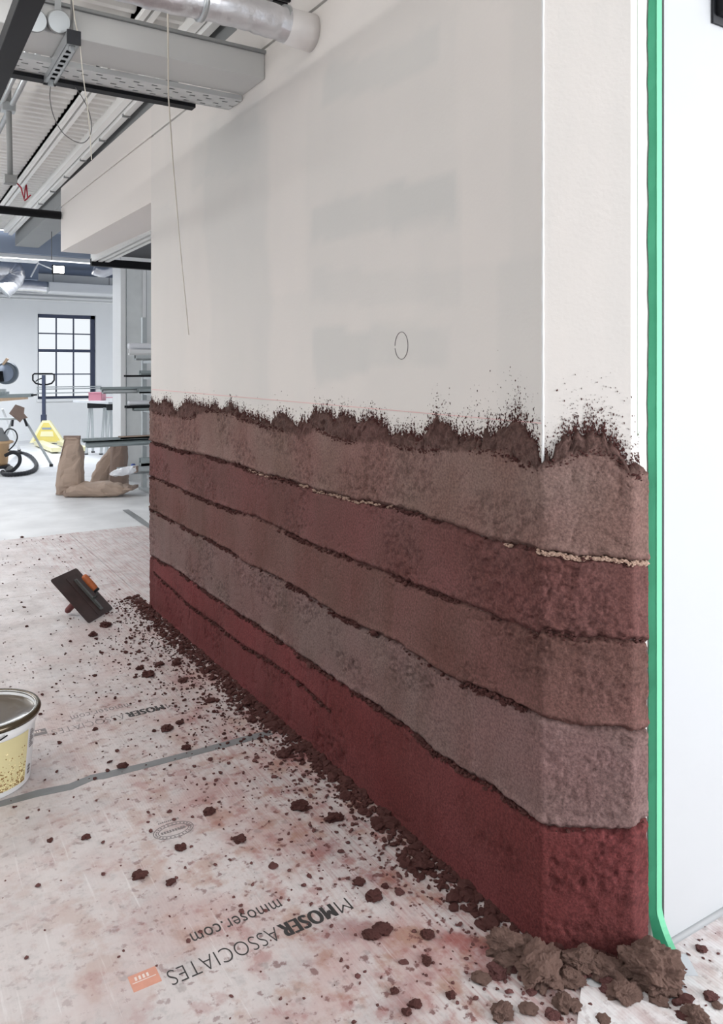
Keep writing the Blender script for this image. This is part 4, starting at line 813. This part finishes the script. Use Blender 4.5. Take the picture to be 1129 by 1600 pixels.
for k, yy_ in enumerate((458, 463, 468)):
    z_ = onY(60, yy_, YK - .36).z; cp_ = tag(MB().tube([(a.x, YK - .36, z_), (b.x + 1, YK - .36, z_)], .018, 8).build('ceiling_pipe', TrimM, None, True), ('upper', 'middle', 'lowest')[k] + ' of three thin white pipes along the far cornice', 'pipe', 'white pipes along the cornice')
def hose(lst, rad, zf=0):
    P_ = []
    for i in range(len(lst) - 1):
        p0_, p1_, p2_, p3_ = [Vector(lst[max(0, min(len(lst) - 1, j))]) for j in (i - 1, i, i + 1, i + 2)]
        for k in range(8):
            t = k / 8; P_.append(.5 * ((2 * p1_) + (p2_ - p0_) * t + (2 * p0_ - 5 * p1_ + 4 * p2_ - p3_) * t * t + (3 * p1_ - p0_ - 3 * p2_ + p3_) * t ** 3))
    P_.append(Vector(lst[-1])); return P_
# foil ducts hanging at the far end
def ftube(pxs, Y, rad, lb):
    P = hose([onY(a, b, Y) for a, b in pxs], 0); root = empty('foil_duct', P[0], lb, 'duct', 'foil ducts at the far end'); pts = []
    for i in range(len(P) - 1):
        pts.append(P[i])
    pts.append(P[-1]); MB().tube(pts, [rad * (1 + .03 * math.sin(i * 2.4)) for i in range(len(pts))], 16).build('sleeve', Foil, root, True)
    MB().tube([pts[-2], pts[-1] + (pts[-1] - pts[-2]) * .3], rad * 1.06, 16).build('collar', Galv, root, True); MB().bx(pts[8].x - .012, pts[8].x + .012, Y - .004, Y + .004, pts[8].z + rad * .8, 3.31).build('strap', Galv, root); return root
ftube([(-30, 418), (0, 419), (16, 421), (22, 430), (14, 442), (2, 452)], 12.4, .17, 'curved foil duct turning down at the left picture edge')
ftube([(-30, 447), (20, 446), (50, 447), (74, 450)], 12.8, .10, 'straight foil duct below the floodlight')
ftube([(147, 420), (160, 424), (175, 418), (192, 410)], 9.6, .085, 'drooping foil duct under the black edge bar')
box_px('duct_box', 30, 412, 60, 436, 13.0, .5, SlateL, 'blue-grey metal duct box left of the floodlight', 'duct'); box_px('duct_box', 78, 446, 184, 455, 13.6, .5, White, 'long flat white duct box above the cornice', 'duct')
box_px('duct_box', 0, 397, 62, 404, 10.2, .3, White, 'white flat duct just under the far beam', 'duct')
# floodlight on a bracket
p = onY(92, 421, 12.2); fl_o = empty('floodlight', p, 'lit white floodlight on a thin bracket below the far ceiling', 'light')
MB().box(p + Vector((0, .05, 0)), (.20, .06, .15)).build('housing', BlackM, fl_o, bevel=.01); MB().box(p + Vector((0, .015, 0)), (.16, .01, .11)).build('lamp_panel', LampM, fl_o)['label'] = 'glowing lamp panel'
MB().tube([p + Vector((-.09, .05, 0)), p + Vector((-.40, .05, .12)), p + Vector((-.42, .05, .6))], .012, 8).build('bracket', White, fl_o)
MB().tube([onY(48, 433, 12.2), onY(60, 410, 12.2)], .012, 6).build('stay', White, fl_o)
# black pipe into the bulkhead end
pz = onX(96, 338, .0); pb = empty('black_rail', (-1.5, YB - .06, pz.z), 'black horizontal rail running into the bulkhead end', 'rail'); MB().tube([(-3.2, YB - .06, pz.z), (-.012, YB - .06, pz.z)], .036, 14).build('tube', BlackM, pb, True); MB().tube([(-.03, YB - .06, pz.z), (.002, YB - .06, pz.z)], .030, 12).build('wall_cap', White, pb, True)
# ceiling spotlight hung on rods near the bulkhead
p = onY(76, 348, 7.6); sp_ = empty('ceiling_bracket', p, 'small dark bracket on two thin rods left of the bulkhead', 'bracket')
MB().bar(p + Vector((-.08, 0, -.05)), p + Vector((.04, 0, .03)), .03, .025).build('arm', BlackM, sp_); MB().box(p + Vector((.05, 0, .035)), (.06, .05, .035)).build('head', BlackM, sp_)
MB().tube([p + Vector((.03, 0, .04)), p + Vector((.03, 0, .42))], .004, 6).build('rod', WireM, sp_); MB().tube([p + Vector((-.07, 0, -.04)), p + Vector((-.07, 0, .42))], .004, 6).build('rod', WireM, sp_); MB().tube([p + Vector((.03, 0, .03)), p + Vector((.03, 0, -.40))], .004, 6).build('rod', WireM, sp_)

# ------------------------------------------------------------------ paper sacks
def sack(name, p0, axis, side, up, sections, m, label, seed, grp='brown paper sacks', cat='paper sack', crump=.032):
    """sections: (distance along axis, half width, half depth, shift up)"""
    root = empty(name, p0, label, cat, grp); axis, side, up = Vector(axis), Vector(side), Vector(up); nseg = 22; vs = []; n = 0
    S = []
    for i in range(len(sections) - 1):
        for k in range(4):
            t = k / 4; S.append(tuple(a + (b - a) * t for a, b in zip(sections[i], sections[i + 1])))
    S.append(sections[-1])
    for i, (d, hw_, hd_, su_) in enumerate(S):
        for k in range(nseg):
            t = 2 * math.pi * k / nseg; ct, st_ = math.cos(t), math.sin(t); e = .6
            x = math.copysign(abs(ct) ** e, ct) * hw_; y = math.copysign(abs(st_) ** e, st_) * hd_
            cr = crump * (float(fbm(k * .55 + 10 * seed, i * .45, seed)) - .5) * 2 * min(1, hd_ / .03)
            v = Vector(p0) + axis * d + side * (x * (1 + cr / max(hw_, .03))) + up * (y + su_ + cr)
            vs.append((v.x, v.y, max(v.z, .0045)))
    fs = []
    for i in range(len(S) - 1):
        for k in range(nseg): fs.append((i * nseg + k, i * nseg + (k + 1) % nseg, (i + 1) * nseg + (k + 1) % nseg, (i + 1) * nseg + k))
    fs.append(tuple(range(nseg - 1, -1, -1))); fs.append(tuple(range((len(S) - 1) * nseg, len(S) * nseg)))
    mb = MB(); mb.add(vs, fs); mb.build('body', m, root)
    d, hw_, hd_, su_ = sections[-1]; q = Vector(p0) + axis * d + up * su_
    M = Matrix((axis, side, up)).transposed(); MB().box(q + axis * -.012 + Vector((0, 0, .002)), (.04, hw_ * 2.02, hd_ * 2 + .012), M).build('folded_top', PaperD, root)
    return root
Rv = Vector((CS, -SN, 0)); Fv = Vector((SN, CS, 0)); Uz = Vector((0, 0, 1))
p = onZ(110, 772); sc_ = F / proj(p.x, p.y, 0)[2]
sack('paper_sack', p + Vector((0, 0, .005)), (Uz + Rv * .03).normalized(), Rv, Fv, [(0, 21 / sc_, .09, 0), (.10, 22 / sc_, .11, 0), (.28, 19 / sc_, .10, 0), (.45, 16 / sc_, .07, 0), (.60, 13 / sc_, .03, 0), (.64, 12.5 / sc_, .012, 0)], Paper, 'tall brown paper sack standing upright, leftmost of the sacks', 1)
p = onZ(112, 772); ps = p + Vector((0, 0, .07))
sack('paper_sack', ps + Rv * .0 - Fv * .12, Rv, Fv, Uz, [(0, .13, .028, -.03), (.05, .15, .055, -.01), (.18, .16, .070, .0), (.42, .16, .075, .004), (.58, .15, .055, .0), (.68, .14, .022, .01), (.74, .12, .010, .02)], Paper, 'brown paper sack lying flat in front of the other sacks', 2)
p = onZ(150, 758); ax = (Uz * 1.0 + Rv * .55).normalized(); sd = (Rv - ax * Rv.dot(ax)).normalized()
sack('paper_sack', p + Vector((0, 0, .006)), ax, sd, Fv, [(0, .07, .07, 0), (.08, .09, .09, 0), (.22, .10, .09, 0), (.36, .085, .06, 0), (.46, .07, .025, 0), (.49, .065, .012, 0)], Paper, 'brown paper sack slumped sideways behind the flat one', 3)
p = onZ(186, 762) ; sack('paper_sack', p + Vector((0, 0, .005)), Uz, Rv, Fv, [(0, .10, .07, 0), (.12, .105, .09, 0), (.30, .095, .07, 0), (.50, .085, .04, 0), (.58, .08, .012, 0)], PaperD, 'darker paper sack upright at the back under the shelving', 4)

# ------------------------------------------------------------------ cantilever rack and what lies on it
DR = 8.75
def rk(px_, py_): return atD(px_, py_, DR)
ru = rk(238, 640); rack = empty('storage_rack', (ru.x, ru.y, 0), 'steel cantilever rack half hidden behind the clay wall', 'rack')
yr = ru.y + .30
for dx in (0, 1.3): MB().bx(ru.x + dx - .025, ru.x + dx + .025, yr, yr + .06, .02, 2.0).build('upright', SteelL, rack); MB().bx(ru.x + dx - .04, ru.x + dx + .04, yr - .5, yr + .12, .0005, .03).build('foot', SteelL, rack)
def arm(z):
    for dx in (0, 1.3): MB().bx(ru.x + dx - .018, ru.x + dx + .018, yr - .52, yr, z - .03, z - .001).build('arm', SteelL, rack)
ITEMS = [ # px x, top y, bottom y, level, y-offset, material, round?, label
 (200, 536, 546, 'a', .36, PlasticW, 1, 'white wrapped roll, highest of the stored lengths'), (201, 546, 555, 'a', .36, White, 0, 'pale board under the white roll on the top rack arms'), (211, 555, 563, 'a', .36, SteelL, 0, 'dark-ended channel nearest us on the top rack arms'),
 (195, 586, 589, 'b', .3, BlackM, 0, 'thin dark strip on the second rack arms'), (219, 579, 586, 'b', .3, SteelG, 0, 'short grey bracket section on the second rack arms'),
 (158, 605, 610, 'c', .3, SteelG, 0, 'long green-grey steel profile, rear one of the pair at waist level'), (160, 610, 615, 'c', .3, SteelL, 0, 'long slim steel profile, front one of the pair at waist level'), (216, 608, 615, 'c', .42, SteelG, 0, 'shorter thick steel profile in front of the long pair'),
 (200, 626, 634, 'd', .3, PlasticW, 1, 'plastic-wrapped roll on the fourth rack arms'), (196, 634, 638, 'd', .3, BlackM, 0, 'thin dark length beside the wrapped roll'), (208, 638, 642, 'd', .3, SteelG, 0, 'grey steel angle on the fourth rack arms'),
 (129, 686, 691, 'e', .25, SteelG, 0, 'longest grey steel profile reaching out over the sacks'), (134, 691, 700, 'e', .25, SteelG, 1, 'round grey tube beside the longest profile, over the sacks'), (186, 682, 686, 'e', .25, Paper, 0, 'crumpled brown paper length lying on the low profiles'),
 (184, 731, 742, 'f', .22, SteelL, 0, 'pale steel channel on the lowest rack arms'), (219, 716, 728, 'f', .40, SteelG, 0, 'dark grey box section above the lowest arms')]
def zat(px_, py_, oy): d_ = ray(px_, py_); return (CAM + d_ * ((yr - oy - CAM.y) / d_.y)).z
LV = {'a': zat(211, 563, .36), 'b': zat(195, 589, .3), 'c': zat(160, 615, .3), 'd': zat(208, 642, .3), 'e': zat(134, 700, .25), 'f': zat(184, 742, .22)}
for z in LV.values(): arm(z)
RI = {}
for i, (px_, t_, b_, lv, oy, m, rd, lb) in enumerate(ITEMS):
    a = rk(px_, b_); hgt = max(.018, (b_ - t_) / F * DR); Yc_ = yr - oy; tt = (Yc_ - CAM.y) / ray(px_, b_).y; z = (CAM + ray(px_, b_) * tt).z; xl = (CAM + ray(px_, b_) * tt).x; xr = ru.x + 1.7
    mb = MB()
    z = max(z, LV[lv])
    if rd: mb.tube([(xl, Yc_, z + hgt / 2), (xl + .02, Yc_, z + hgt / 2), (xr, Yc_, z + hgt / 2)], [hgt * .40, hgt / 2, hgt / 2], 14)
    else:
        mb.bx(xl, xr, Yc_ - .045, Yc_ + .045, z, z + hgt * .35); mb.bx(xl, xr, Yc_ - .045, Yc_ - .032, z, z + hgt); mb.bx(xl, xr, Yc_ + .032, Yc_ + .045, z, z + hgt)
    tag(mb.build('steel_profile' if m in (SteelG, SteelL, BlackM) else ('wrapped_roll' if m is PlasticW else 'stored_board'), m, None, bool(rd)), lb, 'stored length', 'lengths stored on the rack')
zf = LV['f'] + .03; yq = yr - .52
q = onY(172, 738, yr - .22); sk = sack('plastic_sack', Vector((q.x, yr - .22, q.z - .02)), (Rv * 1 + Uz * .18).normalized(), Fv, Uz, [(0, .02, .012, 0), (.06, .06, .035, .0), (.16, .07, .045, .0), (.26, .05, .04, .0), (.30, .03, .03, .0)], PlasticW, 'white plastic sack tied with blue, on the lowest rack arm', 6, None, 'plastic sack', .02)
MB().tube([onY(207, 732, yr - .22) - Rv * .01, onY(207, 732, yr - .22) + Rv * .02], .055, 14).build('blue_tie', Blue, sk, True)

# ------------------------------------------------------------------ pallet truck
b0 = onZ(72, 694); sc_ = F / proj(b0.x, b0.y, 0)[2]; pt = empty('pallet_truck', b0, 'yellow pallet truck with tall navy handle before the window', 'pallet truck')
def P(px_, py_, dy=0): return b0 + Rv * ((px_ - 72) / sc_) + Uz * ((694 - py_) / sc_) + Fv * dy
def plate(mb, pxs, d0, d1):
    n = len(pxs); mb.add([P(a, b, d0) for a, b in pxs] + [P(a, b, d1) for a, b in pxs], [tuple(range(n - 1, -1, -1)), tuple(range(n, 2 * n))] + [(i, (i + 1) % n, n + (i + 1) % n, n + i) for i in range(n)])
mb = MB(); plate(mb, [(46, 692), (66, 657), (77, 657), (101, 692)], 0, .06); mb.build('chassis', YellowP, pt)
mb = MB(); plate(mb, [(52, 690), (68, 661), (76, 661), (95, 690)], -.012, -.002); mb.build('front_plate', Yellow, pt)['label'] = 'yellow triangular front plate'
mb = MB(); plate(mb, [(66, 668), (80, 668), (81, 671), (66, 671)], -.018, -.0125); mb.build('worn_label', SlateL, pt); mb = MB(); plate(mb, [(65, 674), (83, 674), (84, 682), (63, 682)], -.018, -.0125); mb.build('worn_label', YellowP, pt)
mb = MB(); mb.bar(P(67, 659, .05), P(66.5, 586, .05), .055, .05, Fv); mb.build('handle_shaft', Navy, pt); mb = MB(); mb.bar(P(67, 662, .04), P(67, 648, .04), .085, .07, Fv); mb.build('handle_base', Navy, pt)
mb = MB(); mb.tube([P(*q, .05) for q in ((66, 584), (52, 584), (49.5, 586), (49.5, 594), (54, 599), (62, 601), (72, 601), (79, 599), (83, 594), (83, 586), (80, 584), (66, 584))], .016, 8); mb.build('handle_loop', BlackM, pt, True)
mb = MB(); mb.tube([P(64, 591, .05), P(58, 593, .05), (P(54, 596, .05))], .010, 6); mb.build('lift_lever', BlackM, pt, True)
for (x0_, y0_), (x1_, y1_) in (((60, 697), (88, 709)), ((96, 697), (130, 708))):
    s_ = onZ(x0_, y0_); e_ = onZ(x1_, y1_); f_ = MB(); f_.bar(s_ + Uz * .085, e_ + Uz * .085, .16, .03); f_.bar(s_ + Uz * .05 , e_ + Uz * .05, .15, .04); f_.build('fork', YellowP, pt)
    MB().tube([e_ + Rv * -.05 + Uz * .041 - (e_ - s_).normalized() * .12, e_ + Rv * .05 + Uz * .041 - (e_ - s_).normalized() * .12], .036, 12).build('fork_roller', BlackR, pt)
for dx in (-.1, .1): MB().tube([P(72, 694, .12) + Rv * (dx - .03) + Uz * .08, P(72, 694, .12) + Rv * (dx + .03) + Uz * .08], .076, 16).build('steer_wheel', BlackR, pt)

# ------------------------------------------------------------------ trestle table with boxes
def floorD(px_, dep): return atD(px_, HZ, dep) * 1.0
tb = atD(140, 690, 12.9); ztop = atD(150, 624, 12.9).z
A4 = [(140, 12.9), (170, 12.3)]
for i, (pxx, dep) in enumerate(A4):
    c = atD(pxx, HZ, dep); c = Vector((c.x, c.y, 0)); lb = ('black-topped trestle with grey legs, the left one under the white board', 'black-topped trestle with grey legs, the right one under the white board')[i]
    tr_ = empty('trestle', c, lb, 'trestle', 'trestles under the white board'); hh = ztop - .045
    MB().bar(c + Fv * -.05 + Rv * -.02 + Uz * (hh - .05), c + Fv * .05 + Rv * .60 * .55 + Uz * (hh - .05), .09, .10).build('beam', BlackR, tr_, bevel=.012)
    for sx in (.02, .26):
        for sy in (-.16, .16): MB().bar(c + Rv * sx + Fv * sy * .25 + Uz * (hh - .09), c + Rv * (sx - .02) + Fv * sy + Uz * .012, .035, .03, Fv).build('leg', SteelL, tr_); MB().box(c + Rv * (sx - .02) + Fv * sy + Uz * .012, (.05, .05, .02)).build('foot', BlackR, tr_)
cA = atD(138, HZ, 12.9); cB = atD(194, HZ, 12.2)
mb = MB(); mb.bar(Vector((cA.x, cA.y, ztop - .022)), Vector((cB.x, cB.y, ztop - .022)), .55, .035); tag(mb.build('work_board', WhiteG), 'white board laid across two black trestles', 'board')
c = atD(152, HZ, 12.6); c.z = ztop - .0045
cb = empty('crate', c, 'open pink plastic crate on the white board', 'crate'); s2 = .10; M = Matrix.Rotation(-TH, 3, 'Z')
cr_ = MB(); cr_.box(c + Uz * .006, (.20, .20, .012), M)
for sx, sy, dx, dy in ((-.1, 0, .01, .21), (.1, 0, .01, .21), (0, -.1, .21, .01), (0, .1, .21, .01)): cr_.box(c + M @ Vector((sx, sy, .065)), (dx, dy, .13), M)
cr_.build('shell', Pink, cb); MB().box(c + Uz * .125, (.225, .225, .012), M).build('lid', Pink, cb)
c = atD(172, HZ, 12.35); c.z = ztop - .0045; cb = empty('small_box', c, 'small white and pink box on the white board right of the crate', 'box'); MB().box(c + Uz * .025, (.10, .08, .05), M).build('carton', White, cb); MB().box(c + Uz * .056, (.105, .085, .012), M).build('lid', Pink, cb)

# ------------------------------------------------------------------ mitre saw on its stand, vacuum
dS = 11.0
def S(px_, py_, df=0.0): return atD(px_, py_, dS + df)
gz = onZ(80, 732); dS = proj(gz.x, gz.y, 0)[2]
st = empty('saw_stand', onZ(20, 728), 'folding aluminium saw stand with splayed legs at the left', 'saw stand')
zt = S(20, 628).z
MB().bar(S(-30, 627), S(42, 621), .08, .05).build('rail', Wood, st); MB().bar(S(-30, 620), S(50, 617.5), .10, .05).build('extension', SteelG, st); MB().bar(S(44, 617.8), S(57, 616.8), .05, .022).build('end_stop', BlackM, st)
for a, b, dfa, dfb, m in (((38, 654), (80, 729), 0, 0, SteelL), ((20, 655), (-8, 726), 0, .1, SteelL), ((4, 640), (30, 705), .4, 0, White), ((-6, 640), (-30, 712), .4, 1.0, White)):
    e_ = onZ(b[0], b[1]) if b[1] > 700 else None; e_ = onZ(*b); MB().tube([S(a[0], a[1], dfa), e_ + Uz * .03], .018, 10).build('leg', m, st, True); MB().tube([e_ + Uz * .035, e_ + Uz * .0005], .026, 10).build('foot', BlackR, st, True)
MB().tube([S(-20, 655), S(38, 654)], .016, 8).build('brace', SteelL, st); MB().bar(S(38, 628), S(38, 655), .04, .04).build('bracket', Wood, st); MB().bar(S(20, 630), S(20, 656), .03, .03).build('bracket', SteelL, st)
for a, b in (((20, 656), (19, 666)), ((38, 654), (42, 666))): MB().tube([S(*a, -.03), S(*b, -.03)], .016, 8).build('clip', BlackR, st)
cbd = MB(); pts_ = [S(14, 646, -.1), S(24, 632, -.1), S(38, 637, -.12), S(37, 646, -.12), S(43, 653, -.12), S(35, 655, -.12), S(31, 660, -.1)]; n = len(pts_); cbd.add(pts_ + [p + Fv * .012 for p in pts_], [tuple(range(n - 1, -1, -1)), tuple(range(n, 2 * n))] + [(i, (i + 1) % n, n + (i + 1) % n, n + i) for i in range(n)]); tag(cbd.build('card_scrap', PaperD), 'torn grey-brown card hanging from the saw stand', 'card')
ms = empty('mitre_saw', S(0, 614), 'mitre saw with round blade guard on the stand at the left edge', 'saw')
MB().bar(S(-30, 614), S(9, 614), .22, .035).build('base', SteelG, ms); MB().bar(S(-6, 611), S(9, 611), .03, .06).build('fence', SteelL, ms)
c = S(11, 583); MB().tube([c - Fv * .06, c - Fv * .05, c + Fv * .02, c + Fv * .03], [.14, .158, .158, .14], 32).build('blade_guard', mat('guard_grey', (92, 102, 112), .4, .2, var=.2), ms, True)
MB().tube([c - Fv * .075, c - Fv * .06], .12, 28).build('guard_cover', SlateL, ms, True); MB().tube([S(4, 588, -.1), S(-14, 590, -.1)], .075, 16).build('motor', BlackM, ms, True); MB().bar(S(5, 570, -.06), S(12, 560, -.06), .03, .035, Fv).build('handle', Wood, ms)
MB().bar(S(-12, 612, .05), S(-6, 585, .05), .06, .06, Fv).build('arm', BlackM, ms)
vc = onZ(2, 738); vr = empty('shop_vacuum', vc, 'tan-bodied workshop vacuum at the left edge with wheels', 'vacuum')
MB().lathe([(.0, .10), (.12, .10), (.13, .13), (.15, .38), (.20, .40), (.20, .42), (.16, .43), (0, .43)], vc - Rv * .05, 28).build('drum', Tan, vr, True); MB().lathe([(.15, .431), (.14, .46), (.10, .52), (.06, .60), (.0, .62)], vc - Rv * .05, 24).build('motor_head', GreyP, vr, True)
MB().bx(vc.x - .16, vc.x + .10, vc.y - .14, vc.y + .14, .06, .10).build('chassis', BlackR, vr, bevel=.01)
for sx, sy in ((.09, -.14), (-.15, -.14), (.09, .14), (-.15, .14)): MB().tube([vc + Vector((sx, sy - .015, .05)), vc + Vector((sx, sy + .015, .05))], .049, 16).build('wheel', GreyP, vr)
q = [(6, 706), (18, 706), (29, 710), (33, 716), (28, 727), (19, 733), (9, 736)]
dv = proj(vc.x, vc.y, 0)[2]
L_ = [atD(6, 706, dv)] + [onZ(a, b, .03) for a, b in ((30, 707), (46, 712), (56, 723), (55, 732), (44, 738), (26, 741), (8, 741), (4, 737))]
hp = hose(L_, .03); hs = MB(); hs.tube(hp, [.026 + .003 * (i % 2) for i in range(len(hp))], 12); tag(hs.build('vacuum_hose', BlackR, None, False), 'black ribbed vacuum hose coiled on the floor by the saw', 'hose')
L_ = [atD(8, 712, dv - .1), atD(20, 707, dv - .1), atD(30, 712, dv - .1), atD(30, 724, dv - .15), onZ(20, 735, .06), onZ(10, 738, .04)]; hp = hose(L_, .03); tag(MB().tube(hp, .024, 12).build('vacuum_hose', BlackR, None, True), 'shorter inner loop of black hose against the vacuum', 'hose')
L_ = [atD(2, 692, dv), atD(9, 674, dv), atD(16, 670, dv), atD(24, 674, dv), atD(27, 684, dv), atD(22, 695, dv), atD(13, 704, dv)]; hp = hose(L_, .01); tag(MB().tube(hp, .009, 8).build('power_cable', BlackR, None, True), 'thin black cable arching above the vacuum', 'cable')

for o in bpy.data.objects:
    if '_o' in o: del o['_o']
